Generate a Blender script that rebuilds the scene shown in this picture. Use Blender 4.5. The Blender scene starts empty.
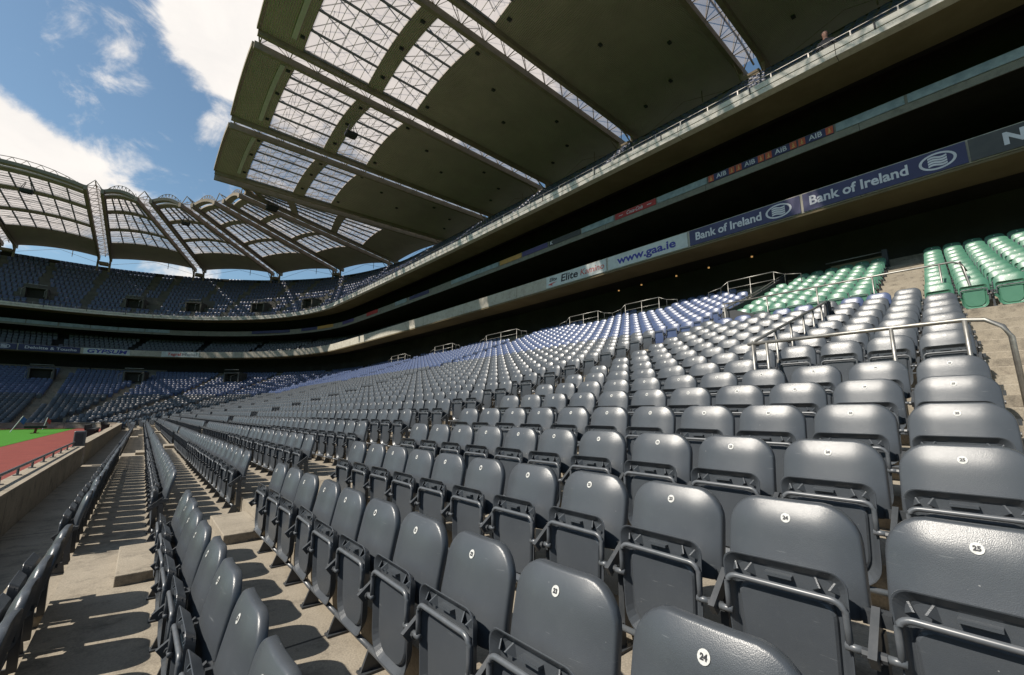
import bpy, math, random
import numpy as np
from mathutils import Vector, Matrix
random.seed(7)
rad = math.radians
SC = bpy.context.scene
COL = SC.collection

# ------------------------------------------------------------------ camera
PITCH, YAW, FPX = 0.172037, 0.702941, 430.0
cF = Vector((math.sin(YAW)*math.cos(PITCH), math.cos(YAW)*math.cos(PITCH), math.sin(PITCH)))
cR = Vector((math.cos(YAW), -math.sin(YAW), 0.0))
cU = cR.cross(cF)
cd = bpy.data.cameras.new("camera"); cam = bpy.data.objects.new("camera", cd); COL.objects.link(cam)
cam.matrix_world = Matrix(((cR.x, cU.x, -cF.x, 0), (cR.y, cU.y, -cF.y, 0), (cR.z, cU.z, -cF.z, 0), (0, 0, 0, 1)))
cd.sensor_fit = 'HORIZONTAL'; cd.sensor_width = 36.0; cd.lens = FPX/1024*36.0
cd.clip_start = 0.05; cd.clip_end = 5000
SC.camera = cam

# ------------------------------------------------------------------ light
SUN_TRAVEL = Vector((0.90, -0.28, -1.0)).normalized()
SUN_STRENGTH, SKY_STRENGTH, EXPOSURE = 5.0, 0.05, 0.45
sl = bpy.data.lights.new("sun", 'SUN'); so = bpy.data.objects.new("sun", sl); COL.objects.link(so)
sl.energy = SUN_STRENGTH; sl.angle = rad(0.53); sl.color = (1.0, 0.93, 0.83)
so.rotation_euler = SUN_TRAVEL.to_track_quat('-Z', 'Y').to_euler(); so.location = (-30, 20, 40)
to_sun = -SUN_TRAVEL
W = bpy.data.worlds.new("World"); SC.world = W; W.use_nodes = True
wn, wl = W.node_tree.nodes, W.node_tree.links
wn.clear()
w_out = wn.new('ShaderNodeOutputWorld'); w_bg = wn.new('ShaderNodeBackground')
w_sky = wn.new('ShaderNodeTexSky'); w_sky.sky_type = 'NISHITA'; w_sky.sun_disc = False
w_sky.sun_elevation = math.asin(to_sun.z); w_sky.sun_rotation = math.atan2(to_sun.x, to_sun.y)
w_sky.air_density = 1.0; w_sky.dust_density = 0.6; w_sky.ozone_density = 1.2
w_bg.inputs['Strength'].default_value = SKY_STRENGTH
w_tc = wn.new('ShaderNodeTexCoord')
def wmath(op, a, b=None, clamp=False):
    n = wn.new('ShaderNodeMath'); n.operation = op; n.use_clamp = clamp
    for i, v in enumerate((a, b)):
        if v is None: continue
        if isinstance(v, (int, float)): n.inputs[i].default_value = v
        else: wl.new(v, n.inputs[i])
    return n.outputs[0]
def wblob(d, r):
    d = Vector(d).normalized()
    n = wn.new('ShaderNodeVectorMath'); n.operation = 'DOT_PRODUCT'
    wl.new(w_tc.outputs['Generated'], n.inputs[0]); n.inputs[1].default_value = d
    m = wn.new('ShaderNodeMapRange'); m.interpolation_type = 'SMOOTHSTEP'
    m.inputs['From Min'].default_value = math.cos(r); m.inputs['From Max'].default_value = math.cos(r*0.15)
    wl.new(n.outputs['Value'], m.inputs['Value'])
    return m.outputs[0]
# cloud banks drifting over the ground (directions in the sky), broken up by noise
dens = None
for d, r, k in (((-0.19, 0.915, 0.345), .115, .62), ((-0.26, 0.92, 0.32), .20, .62), ((-0.10, 0.935, 0.32), .10, .36), ((-.40, .85, .33), .25, .5),
                ((-0.02, .775, .63), .10, .5), ((.02, .80, .60), .10, .4), ((0.12, 0.735, 0.66), .20, .85), ((0.06, 0.78, 0.625), .12, .48), ((0.20, 0.74, 0.64), .24, .66), ((.0, .66, .74), .16, .5),
                ((.35, .62, .70), .3, .7), ((.55, .45, .70), .25, .42), ((.75, .15, .66), .14, .30), ((.055, .865, .50), .05, .46), ((-.105, .82, .565), .05, .34), ((-.2, .80, .56), .09, .42),
                ((.05, .975, .22), .10, .35)):
    b = wmath('MULTIPLY', wblob(d, r), k)
    dens = b if dens is None else wmath('ADD', dens, b)
w_map = wn.new('ShaderNodeMapping'); wl.new(w_tc.outputs['Generated'], w_map.inputs['Vector'])
w_map.inputs['Scale'].default_value = (1, 1, 1.6)
def wnoise(scale, detail, rough, dist):
    n = wn.new('ShaderNodeTexNoise'); wl.new(w_map.outputs[0], n.inputs['Vector'])
    n.inputs['Scale'].default_value = scale; n.inputs['Detail'].default_value = detail
    n.inputs['Roughness'].default_value = rough; n.inputs['Distortion'].default_value = dist
    return n.outputs['Fac']
n1 = wnoise(7.0, 14, .62, .35); n2 = wnoise(2.2, 6, .55, .2)
dens = wmath('ADD', dens, wmath('MULTIPLY', wmath('SUBTRACT', n1, .5), 2.5))
dens = wmath('ADD', dens, wmath('MULTIPLY', wmath('SUBTRACT', n2, .5), .5))
w_cl = wn.new('ShaderNodeMapRange'); w_cl.interpolation_type = 'SMOOTHSTEP'
w_cl.inputs['From Min'].default_value = .16; w_cl.inputs['From Max'].default_value = .70
wl.new(dens, w_cl.inputs['Value'])
w_mix = wn.new('ShaderNodeMix'); w_mix.data_type = 'RGBA'
wl.new(w_cl.outputs[0], w_mix.inputs['Factor'])
w_tint = wn.new('ShaderNodeMix'); w_tint.data_type = 'RGBA'; w_tint.blend_type = 'MULTIPLY'; w_tint.inputs['Factor'].default_value = 1
wl.new(w_sky.outputs[0], w_tint.inputs[6]); w_tint.inputs[7].default_value = (1.75, 1.95, 1.85, 1)
wl.new(w_tint.outputs[2], w_mix.inputs[6])
w_cc = wn.new('ShaderNodeMix'); w_cc.data_type = 'RGBA'
wl.new(wnoise(9, 8, .6, .3), w_cc.inputs['Factor'])
w_cc.inputs[6].default_value = (12.5, 12.1, 11.8, 1); w_cc.inputs[7].default_value = (16.5, 15.6, 14.6, 1)
wl.new(w_cc.outputs[2], w_mix.inputs[7])
wl.new(w_mix.outputs[2], w_bg.inputs['Color']); wl.new(w_bg.outputs[0], w_out.inputs['Surface'])
SC.view_settings.view_transform = 'Standard'; SC.view_settings.look = 'None'
SC.view_settings.exposure = EXPOSURE; SC.view_settings.gamma = 1.0; SC.view_settings.use_curve_mapping = False

# ------------------------------------------------------------------ materials
def mat(name, col, rough=.6, col2=None, scale=3.0, detail=6, lo=.35, hi=.65, bump=0, bscale=60, metal=0, spec=.5, coat=0, emit=None, estr=1.0):
    m = bpy.data.materials.new(name); m.use_nodes = True
    n, l = m.node_tree.nodes, m.node_tree.links
    p = n['Principled BSDF']; p.inputs['Roughness'].default_value = rough; p.inputs['Metallic'].default_value = metal
    p.inputs['Specular IOR Level'].default_value = spec
    p.inputs['Base Color'].default_value = (*col, 1)
    if emit: p.inputs['Emission Color'].default_value = (*emit, 1); p.inputs['Emission Strength'].default_value = estr
    if col2 or bump:
        g = n.new('ShaderNodeNewGeometry')
    if col2:
        t = n.new('ShaderNodeTexNoise'); t.inputs['Scale'].default_value = scale; t.inputs['Detail'].default_value = detail; t.inputs['Roughness'].default_value = .62
        l.new(g.outputs['Position'], t.inputs['Vector'])
        r = n.new('ShaderNodeMapRange'); r.inputs['From Min'].default_value = lo; r.inputs['From Max'].default_value = hi
        l.new(t.outputs['Fac'], r.inputs['Value'])
        x = n.new('ShaderNodeMix'); x.data_type = 'RGBA'; x.inputs[6].default_value = (*col, 1); x.inputs[7].default_value = (*col2, 1)
        l.new(r.outputs[0], x.inputs['Factor']); l.new(x.outputs[2], p.inputs['Base Color'])
        q = n.new('ShaderNodeMapRange'); q.inputs['To Min'].default_value = max(rough-.05, .05); q.inputs['To Max'].default_value = min(rough+.1, 1)
        l.new(t.outputs['Fac'], q.inputs['Value']); l.new(q.outputs[0], p.inputs['Roughness'])
    if bump:
        t2 = n.new('ShaderNodeTexNoise'); t2.inputs['Scale'].default_value = bscale; t2.inputs['Detail'].default_value = 5
        l.new(g.outputs['Position'], t2.inputs['Vector'])
        b = n.new('ShaderNodeBump'); b.inputs['Strength'].default_value = bump; b.inputs['Distance'].default_value = .01
        l.new(t2.outputs['Fac'], b.inputs['Height']); l.new(b.outputs[0], p.inputs['Normal'])
    return m
def concrete(name, a, b, stain):
    m = mat(name, a, .88, b, 1.3, 9, .3, .72, .35, 90, spec=.25)
    n, l = m.node_tree.nodes, m.node_tree.links
    p = n['Principled BSDF']; src = p.inputs['Base Color'].links[0].from_socket
    g = [q for q in n if q.type == 'NEW_GEOMETRY'][0]
    t = n.new('ShaderNodeTexNoise'); t.inputs['Scale'].default_value = 3.2; t.inputs['Detail'].default_value = 14; t.inputs['Roughness'].default_value = .76
    l.new(g.outputs['Position'], t.inputs['Vector'])
    r = n.new('ShaderNodeMapRange'); r.inputs['From Min'].default_value = .50; r.inputs['From Max'].default_value = .68
    l.new(t.outputs['Fac'], r.inputs['Value'])
    x = n.new('ShaderNodeMix'); x.data_type = 'RGBA'; l.new(r.outputs[0], x.inputs['Factor']); l.new(src, x.inputs[6]); x.inputs[7].default_value = (*stain, 1)
    # construction joints across the treads, one every few metres
    s = n.new('ShaderNodeSeparateXYZ'); l.new(g.outputs['Position'], s.inputs[0])
    def mm(op, u, v):
        k = n.new('ShaderNodeMath'); k.operation = op
        for i, w in enumerate((u, v)):
            if isinstance(w, (int, float)): k.inputs[i].default_value = w
            else: l.new(w, k.inputs[i])
        return k.outputs[0]
    f = mm('ABSOLUTE', mm('SUBTRACT', mm('FRACT', mm('DIVIDE', mm('ADD', s.outputs['Y'], 60.25), 6.0), 0), .5), 0)
    j = mm('LESS_THAN', f, .0016)
    y = n.new('ShaderNodeMix'); y.data_type = 'RGBA'; l.new(j, y.inputs['Factor']); l.new(x.outputs[2], y.inputs[6]); y.inputs[7].default_value = (.05, .045, .04, 1)
    # fine grit
    t3 = n.new('ShaderNodeTexNoise'); t3.inputs['Scale'].default_value = 95; t3.inputs['Detail'].default_value = 4
    l.new(g.outputs['Position'], t3.inputs['Vector'])
    r3 = n.new('ShaderNodeMapRange'); r3.inputs['To Min'].default_value = .6; r3.inputs['To Max'].default_value = 1.38
    l.new(t3.outputs['Fac'], r3.inputs['Value'])
    z = n.new('ShaderNodeMix'); z.data_type = 'RGBA'; z.blend_type = 'MULTIPLY'; z.inputs['Factor'].default_value = 1
    l.new(y.outputs[2], z.inputs[6]); l.new(r3.outputs[0], z.inputs[7])
    l.new(z.outputs[2], p.inputs['Base Color'])
    return m
def ribbed(name, col, col2, axis_scale):
    m = mat(name, col, .62, col2, .5, 5, spec=.3)
    n, l = m.node_tree.nodes, m.node_tree.links
    p = n['Principled BSDF']; uv = n.new('ShaderNodeUVMap')
    w = n.new('ShaderNodeTexWave'); w.bands_direction = 'X'; w.inputs['Scale'].default_value = axis_scale; w.wave_profile = 'SIN'
    l.new(uv.outputs[0], w.inputs['Vector'])
    b = n.new('ShaderNodeBump'); b.inputs['Strength'].default_value = .9; b.inputs['Distance'].default_value = .05
    l.new(w.outputs['Fac'], b.inputs['Height']); l.new(b.outputs[0], p.inputs['Normal'])
    return m
def seat_plastic(name, a, b):
    m = mat(name, a, .30, b, 2.3, 8, .3, .7, .12, 380, spec=.56)
    n, l = m.node_tree.nodes, m.node_tree.links
    p = n['Principled BSDF']; src = p.inputs['Base Color'].links[0].from_socket
    g = [q for q in n if q.type == 'NEW_GEOMETRY'][0]
    t = n.new('ShaderNodeTexNoise'); t.inputs['Scale'].default_value = 38; t.inputs['Detail'].default_value = 8; t.inputs['Roughness'].default_value = .75
    l.new(g.outputs['Position'], t.inputs['Vector'])
    r = n.new('ShaderNodeMapRange'); r.inputs['From Min'].default_value = .55; r.inputs['From Max'].default_value = .8; r.inputs['To Max'].default_value = .4
    l.new(t.outputs['Fac'], r.inputs['Value'])
    x = n.new('ShaderNodeMix'); x.data_type = 'RGBA'; l.new(r.outputs[0], x.inputs['Factor']); l.new(src, x.inputs[6])
    x.inputs[7].default_value = (a[0]*1.5+.02, a[1]*1.5+.02, a[2]*1.4+.018, 1)
    mp = n.new('ShaderNodeMapping'); mp.inputs['Scale'].default_value = (14, 9, 120); mp.inputs['Rotation'].default_value = (.25, 0, 0); l.new(g.outputs['Position'], mp.inputs['Vector'])
    sn = n.new('ShaderNodeTexNoise'); sn.inputs['Scale'].default_value = 1.0; sn.inputs['Detail'].default_value = 3; l.new(mp.outputs[0], sn.inputs['Vector'])
    sp = n.new('ShaderNodeTexNoise'); sp.inputs['Scale'].default_value = 70; sp.inputs['Detail'].default_value = 1; l.new(g.outputs['Position'], sp.inputs['Vector'])
    col = x.outputs[2]
    for src_, a0, a1, k, c in ((sn, .70, .80, .35, (.32, .33, .33, 1)), (sp, .80, .83, .5, (.4, .4, .38, 1))):
        rr = n.new('ShaderNodeMapRange'); rr.inputs['From Min'].default_value = a0; rr.inputs['From Max'].default_value = a1; rr.inputs['To Max'].default_value = k
        l.new(src_.outputs['Fac'], rr.inputs['Value'])
        xx = n.new('ShaderNodeMix'); xx.data_type = 'RGBA'; l.new(rr.outputs[0], xx.inputs['Factor']); l.new(col, xx.inputs[6]); xx.inputs[7].default_value = c; col = xx.outputs[2]
    l.new(col, p.inputs['Base Color'])
    return m
M = {}
M['conc'] = concrete('weathered_concrete', (.225, .195, .152), (.315, .275, .215), (.125, .108, .086))
M['conc_face'] = concrete('fascia_concrete', (.36, .335, .28), (.46, .43, .36), (.25, .23, .19))
M['conc_sunlit'] = concrete('sunlit_parapet_concrete', (.52, .50, .45), (.62, .60, .55), (.38, .36, .32))  # fascia concrete lightened, sunlight on the top parapet put into its colour
M['conc_mid'] = concrete('box_front_concrete', (.19, .18, .15), (.25, .235, .20), (.14, .13, .11))  # fascia concrete toned down, shade on the box front put into its colour
M['tread_grey'] = mat('upper_tread_concrete', (.10, .097, .088), .9, (.14, .135, .12), 1.5, 6, spec=.2)
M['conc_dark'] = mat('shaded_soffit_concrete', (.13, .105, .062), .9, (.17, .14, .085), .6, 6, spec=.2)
M['interior'] = mat('shade_black_interior', (.034, .031, .027), .9, (.048, .044, .038), .8, spec=.1)  # deep shade between the decks put into a near-black colour
M['grey'] = seat_plastic('grey_seat_plastic', (.045, .051, .059), (.060, .067, .075))
M['blue'] = seat_plastic('blue_seat_plastic', (.042, .062, .130), (.054, .078, .158))
M['green'] = seat_plastic('green_seat_plastic', (.045, .135, .086), (.058, .165, .105))
M['dark_metal'] = mat('charcoal_painted_steel', (.03, .034, .038), .42, (.045, .048, .052), 20, 6, spec=.5)
M['tube'] = mat('grey_coated_tube', (.075, .084, .092), .33, (.095, .10, .108), 25, 5, spec=.55)
M['white'] = mat('white_sticker', (.52, .52, .50), .5, (.42, .42, .40), 160, 3)
M['ink'] = mat('black_ink', (.015, .015, .02), .6)
M['galv'] = mat('galvanised_steel', (.23, .222, .205), .45, (.33, .318, .292), 14, 8, metal=.75, spec=.5)
M['roof'] = ribbed('ribbed_roof_sheet', (.37, .31, .258), (.43, .362, .305), 2.6)
M['girder'] = mat('grey_painted_girder', (.22, .18, .138), .75, (.28, .232, .18), 1.5, 6, spec=.1)
M['purlin'] = mat('dark_purlin_steel', (.11, .11, .105), .6, (.15, .15, .14), 2, 5)
M['bar'] = mat('pale_glazing_bar', (.42, .38, .35), .5, (.5, .46, .42), 2, 4)
M['duct'] = mat('pale_gutter_sheet', (.42, .42, .36), .5, (.5, .5, .43), 3, 4)
M['grass'] = mat('mown_turf', (.035, .14, .012), .9, (.05, .19, .018), 7, 9, .3, .7, .5, 120, spec=.15)
M['track'] = mat('red_track_surface', (.15, .038, .032), .9, (.20, .052, .042), 1.4, 9, .3, .7, .3, 150, spec=.15)
M['ground'] = mat('outer_tarmac', (.05, .05, .05), .9, (.065, .064, .06), .2, 6)
M['black'] = mat('matt_black_casing', (.012, .012, .012), .6, (.02, .02, .02), 6, 4)
M['panel'] = mat('dark_vomitory_panel', (.03, .032, .034), .7, (.04, .042, .045), 2, 5)
M['skin'] = mat('skin', (.30, .15, .11), .6)
M['cloth'] = mat('dark_jacket', (.02, .022, .03), .85)
M['hair'] = mat('dark_hair', (.03, .02, .015), .7)
M['lamp'] = mat('warm_lamp', (.8, .5, .2), .5, emit=(1, .55, .2), estr=.3)
def glass_mat():
    m = bpy.data.materials.new('clear_roof_glazing'); m.use_nodes = True
    n, l = m.node_tree.nodes, m.node_tree.links; n.clear()
    o = n.new('ShaderNodeOutputMaterial'); t = n.new('ShaderNodeBsdfTransparent'); t.inputs['Color'].default_value = (.60, .575, .57, 1)
    d = n.new('ShaderNodeBsdfTranslucent'); d.inputs['Color'].default_value = (.8, .74, .7, 1)
    x = n.new('ShaderNodeMixShader'); g = n.new('ShaderNodeNewGeometry'); k = n.new('ShaderNodeTexNoise'); k.inputs['Scale'].default_value = .8; k.inputs['Detail'].default_value = 6
    l.new(g.outputs['Position'], k.inputs['Vector'])
    r = n.new('ShaderNodeMapRange'); r.inputs['To Min'].default_value = .08; r.inputs['To Max'].default_value = .24; l.new(k.outputs['Fac'], r.inputs['Value'])
    l.new(r.outputs[0], x.inputs['Fac']); l.new(t.outputs[0], x.inputs[1]); l.new(d.outputs[0], x.inputs[2])
    l.new(x.outputs[0], o.inputs['Surface'])
    return m
M['glass'] = glass_mat()
def flat(name, c, c2=None, rough=.55): 
    M[name] = mat(name, c, rough, c2 or tuple(v*.8+.005 for v in c), 2.5, 6)
flat('navy_board', (.028, .03, .10)); flat('white_board', (.52, .56, .54)); flat('charcoal_board', (.035, .035, .035), (.055, .055, .052)); flat('red_board', (.42, .03, .025))
flat('pale_blue_board', (.17, .22, .24), (.30, .36, .38)); flat('amber_board', (.50, .27, .06)); flat('purple_board', (.06, .045, .16)); flat('orange_red', (.50, .09, .03)); flat('brick_red', (.30, .05, .03))
flat('letter_white', (.62, .62, .66)); flat('letter_blue', (.03, .035, .28)); flat('letter_red', (.5, .05, .04)); flat('letter_gold', (.6, .42, .12)); flat('flag_blue', (.03, .08, .35)); flat('flag_red', (.5, .03, .04)); flat('letter_grey', (.26, .27, .27))

# ------------------------------------------------------------------ mesh helper
class MB:
    def __init__(s): s.v = []; s.f = []; s.m = []; s.uv = {}
    def add(s, vs, fs, mi=0):
        b = len(s.v); s.v += [tuple(p) for p in vs]
        for f in fs: s.f.append(tuple(b+i for i in f)); s.m.append(mi)
    def quad(s, a, b, c, d, mi=0): s.add((a, b, c, d), ((0, 1, 2, 3),), mi)
    def box(s, c, d, mi=0, mtx=None):
        x, y, z = c; a, b, e = d[0]/2, d[1]/2, d[2]/2
        vs = [Vector((x+i*a, y+j*b, z+k*e)) for i in (-1, 1) for j in (-1, 1) for k in (-1, 1)]
        if mtx: vs = [mtx @ v for v in vs]
        s.add(vs, ((0, 1, 3, 2), (4, 6, 7, 5), (0, 4, 5, 1), (2, 3, 7, 6), (0, 2, 6, 4), (1, 5, 7, 3)), mi)
    def beam(s, p, q, w, h, mi=0, up=(0, 0, 1)):
        p, q = Vector(p), Vector(q); d = (q-p).normalized(); u = Vector(up)
        if abs(d.dot(u)) > .98: u = Vector((1, 0, 0))
        r = d.cross(u).normalized(); u = r.cross(d)
        vs = [o + r*(w/2*i) + u*(h/2*j) for o in (p, q) for i, j in ((-1, -1), (1, -1), (1, 1), (-1, 1))]
        s.add(vs, ((3, 2, 1, 0), (4, 5, 6, 7), (0, 1, 5, 4), (1, 2, 6, 5), (2, 3, 7, 6), (3, 0, 4, 7)), mi)
    def tube(s, pts, r, n=6, mi=0):
        pts = [Vector(p) for p in pts]; rings = []
        for i, p in enumerate(pts):
            d = (pts[min(i+1, len(pts)-1)]-pts[max(i-1, 0)]).normalized()
            u = Vector((0, 0, 1)) if abs(d.z) < .9 else Vector((1, 0, 0))
            a = d.cross(u).normalized(); b = a.cross(d)
            rings.append([p + a*(r*math.cos(t)) + b*(r*math.sin(t)) for t in [2*math.pi*k/n for k in range(n)]])
        vs = [v for g in rings for v in g]; fs = []
        for i in range(len(pts)-1):
            for k in range(n):
                k2 = (k+1) % n; fs.append((i*n+k, (i+1)*n+k, (i+1)*n+k2, i*n+k2))
        fs.append(tuple(range(n))); fs.append(tuple(range((len(pts)-1)*n, len(pts)*n))[::-1])
        s.add(vs, fs, mi)
    def mesh(s, name, mats, smooth=False):
        me = bpy.data.meshes.new(name); me.from_pydata(s.v, [], s.f)
        for m in mats: me.materials.append(M[m] if isinstance(m, str) else m)
        if len(mats) > 1: me.polygons.foreach_set('material_index', s.m)
        if smooth: me.polygons.foreach_set('use_smooth', [True]*len(me.polygons))
        me.update(); return me
    def build(s, name, mats, parent=None, smooth=False):
        return link(name, s.mesh(name, mats if isinstance(mats, (list, tuple)) else [mats], smooth), parent)
def link(name, data, parent=None):
    o = bpy.data.objects.new(name, data); COL.objects.link(o)
    if parent: o.parent = parent
    return o
def tag(o, label, cat, group=None):
    o['label'] = label; o['category'] = cat
    if group: o['group'] = group
    return o
def thing(name, label, cat, loc=(0, 0, 0), group=None):
    o = bpy.data.objects.new(name, None); COL.objects.link(o); o.location = loc; o.empty_display_size = .2
    return tag(o, label, cat, group)
def structure(o): o['kind'] = 'structure'; return o
ORD = "zeroth first second third fourth fifth sixth seventh eighth ninth tenth eleventh twelfth thirteenth fourteenth fifteenth sixteenth seventeenth eighteenth nineteenth twentieth".split()
def ordn(i): return ORD[i] if i < len(ORD) else "%dth" % i

# ------------------------------------------------------------------ plan of the bowl
W0, YEND, RC = -1.22, 58.0, 7.85
class Path:
    """u: metres along the touchline, then along the curve (measured at the tier fronts), then the end line."""
    def __init__(s, bow):
        s.bow = bow; s.R1 = 946.0; s.Y1 = 50.1
        a = s.Y1/s.R1 if bow else 0.0
        x = W0 - (s.R1*(1-math.cos(a)) if bow else 0.0); y = s.R1*math.sin(a) if bow else s.Y1
        s.a = a; s.cx = x - RC*math.cos(a); s.cy = YEND - RC
        s.L = 26.9*(math.pi/2-a)
    def fr(s, u):
        if u <= 0 or (not s.bow and u <= s.Y1): return W0, u, 1.0, 0.0
        if u <= s.Y1:
            t = u/s.R1; return W0-s.R1*(1-math.cos(t)), s.R1*math.sin(t), math.cos(t), math.sin(t)
        if u <= s.Y1+s.L:
            t = s.a+(u-s.Y1)/26.9; return s.cx+RC*math.cos(t), s.cy+RC*math.sin(t), math.cos(t), math.sin(t)
        return s.cx-(u-s.Y1-s.L), YEND, 0.0, 1.0
    def pt(s, u, d, z):
        x, y, a, b = s.fr(u); return Vector((x+a*d, y+b*d, z))
    def near(s, x, y):
        return min(((s.pt(u*.1, d, 0)-Vector((x, y, 0))).length, u*.1, d) for u in range(0, 1300, 5) for d in (19, 22, 25))[1]
PL, PT = Path(False), Path(True)
def urange(p, u0, u1, step_arc=1.6, step=8.0):
    us = [u0]; u = u0
    while u < u1-1e-6:
        inarc = p.Y1-1e-6 <= u < p.Y1+p.L-1e-6
        nxt = u + (step_arc if inarc else step)
        for c in (p.Y1, p.Y1+p.L):
            if u < c-1e-6 < nxt: nxt = c
        u = min(nxt, u1); us.append(u)
    return us
def sweep(mb, p, prof, us, mi=0, closed=True):
    """extrude a (d, z) outline along the path; outline listed clockwise as seen looking along +u"""
    n = len(prof); vs = [p.pt(u, d, z) for u in us for d, z in prof]; fs = []
    for i in range(len(us)-1):
        for k in range(n if closed else n-1):
            k2 = (k+1) % n; fs.append((i*n+k, i*n+k2, (i+1)*n+k2, (i+1)*n+k))
    if closed: fs += [tuple(range(n))[::-1], tuple(range((len(us)-1)*n, len(us)*n))]
    mb.add(vs, fs, mi)
UEND = 112.0
UALL_L, UALL_T = urange(PL, -16, UEND), urange(PT, -16, UEND)

# rows of the lower tier: X of the riser, height of the number sticker, floor
RX = lambda n: 1.087+.7927*n+(.12 if n == -2 else .045 if n == -1 else 0)
RZ = lambda n: -.568+.1777*n+.00322*n*n
FZ = lambda n: RZ(n)-.685
YC = lambda n, k: .0905+.054*n+.48*k
NTOP = 24

# ------------------------------------------------------------------ ground, pitch, track, terrace
ZP = -1.42
g = MB(); g.quad((-1500, -1500, -1.9), (1500, -1500, -1.9), (1500, 1500, -1.9), (-1500, 1500, -1.9)); structure(g.build('ground', 'ground'))
g = MB(); g.quad((-60, -40, ZP), (-4.35, -40, ZP), (-4.35, 55.2, ZP), (-60, 55.2, ZP)); structure(g.build('pitch', 'grass'))
g = MB(); 
sweep(g, PL, [(-3.11, ZP-.006), (-.22, ZP-.006)], urange(PL, -16, 50.1), closed=False)
g.quad((-60, 50.1, ZP-.006), (-1.44, 50.1, ZP-.006), (-1.44, 57.78, ZP-.006), (-60, 57.78, ZP-.006))
structure(g.build('track', 'track'))
# stepped terrace in one piece: tread, riser, tread ...
prof = [(0.0, FZ(-2))]
for n in range(-2, NTOP+3):
    d = RX(n)-W0
    prof += [(d, FZ(n)), (d, FZ(n+1))]
prof += [(24.0, prof[-1][1])]
g = MB(); sweep(g, PL, prof, UALL_L, closed=False); structure(g.build('terrace', 'conc'))

# half-height steps set in the aisles
def step_box(n, y0, y1, parent=None, mb=None):
    d1 = RX(n)-.004; d0 = d1-.36; z0 = FZ(n)-.01; z1 = FZ(n)+(FZ(n+1)-FZ(n))*.5
    mb.box(((d0+d1)/2, (y0+y1)/2, (z0+z1)/2), (d1-d0, y1-y0, z1-z0))
for n in range(-2, 14):
    mb = MB(); y = YC(n, 12)-.2
    step_box(n, y-.53, y+.53, mb=mb)
    o = mb.build('concrete_step', 'conc'); md = o.modifiers.new('soft_edges', 'BEVEL'); md.width = .008; md.segments = 2
    tag(o, "concrete half step in the stepped aisle, %s step up from the pitch wall" % ordn(n+3), 'step', 'half steps of the stepped aisle')
for n in range(3, 13):
    mb = MB(); y = YC(n, -1.75)
    step_box(n, y-.60, y+.60, mb=mb)
    o = mb.build('concrete_step', 'conc'); md = o.modifiers.new('soft_edges', 'BEVEL'); md.width = .008; md.segments = 2
    tag(o, "concrete half step beside the long grey block, %s below the landing" % ordn(13-n), 'step', 'half steps of the side aisle')
for n in range(15, 25):
    mb = MB(); y = YC(n, 1.5)
    step_box(n, y-.46, y+.46, mb=mb)
    o = mb.build('concrete_step', 'conc')
    tag(o, "concrete half step between the green seat blocks, %s above the landing" % ordn(n-14), 'step', 'half steps between the green blocks')
mb = MB()
for blk in (42, 72, 102):
    for n in range(-2, 24): step_box(n, YC(n, blk)-.6, YC(n, blk)+.6, mb=mb)
o = structure(mb.build('terrace_steps', 'conc'))

# ------------------------------------------------------------------ front wall, rail
def wall_piece(u0, u1, top, label):
    mb = MB(); us = urange(PL, u0, u1)
    sweep(mb, PL, [(0, -1.85), (-.24, -1.85), (-.24, top-.06), (-.27, top-.055), (-.27, top), (.025, top), (.025, top-.055), (0, top-.06)], us)
    o = mb.build('pitch_wall', 'conc'); return tag(o, label, 'wall', 'concrete walls along the track')
wall_piece(-16, 18.4, -1.0, 'low concrete pitch wall with a pipe rail along its top')
wall_piece(19.0, 110, -.93, 'low concrete pitch wall running on past the grey cabinet round the far corner')
tr = thing('pipe_rail', 'dark pipe rail on short posts along the pitch wall', 'rail', (W0-.2, 0, -1.0))
mb = MB(); mb.tube([(0, -16, .13), (0, 18.2, .13)], .024, 8); mb.build('rail_pipe', 'tube', tr, True)
for i in range(28):
    mb = MB(); mb.tube([(0, -15+1.22*i, 0), (0, -15+1.22*i, .125)], .018, 6); mb.box((0, -15+1.22*i, .006), (.09, .09, .012)); mb.build('post', 'tube', tr)

# ------------------------------------------------------------------ seats
def shell(outline, xf, scales, cyz, rim_back, rim_front=0.0):
    """rounded plate: outline (y,z) ring list, front at xf(y,z)-..., with a rolled rim of depth rim_back"""
    mb = MB(); n = len(outline); cy, cz = cyz; rings = []
    def ring(sc, dx): return [Vector((xf(cy+(y-cy)*sc, cz+(z-cz)*sc)+dx, cy+(y-cy)*sc, cz+(z-cz)*sc)) for y, z in outline]
    rings.append(ring(.955, rim_back*.55)); rings.append(ring(.99, rim_back)); rings.append(ring(1.0, rim_back*.9)); rings.append(ring(1.0, rim_back*.35)); rings.append(ring(.992, rim_back*.1)); rings.append(ring(.975, 0))
    for sc in scales: rings.append(ring(sc, 0))
    vs = [v for r in rings for v in r]; fs = []
    for i in range(len(rings)-1):
        for k in range(n): k2 = (k+1) % n; fs.append((i*n+k, i*n+k2, (i+1)*n+k2, (i+1)*n+k))
    vs.append(Vector((xf(cy, cz), cy, cz))); c = len(vs)-1; b = (len(rings)-1)*n
    for k in range(n): fs.append((b+k, b+(k+1) % n, c))
    vs.append(Vector((xf(cy, cz)+rim_back*.5, cy, cz))); c2 = len(vs)-1
    for k in range(n): fs.append(((k+1) % n, k, c2))
    mb.add(vs, fs); return mb
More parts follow.
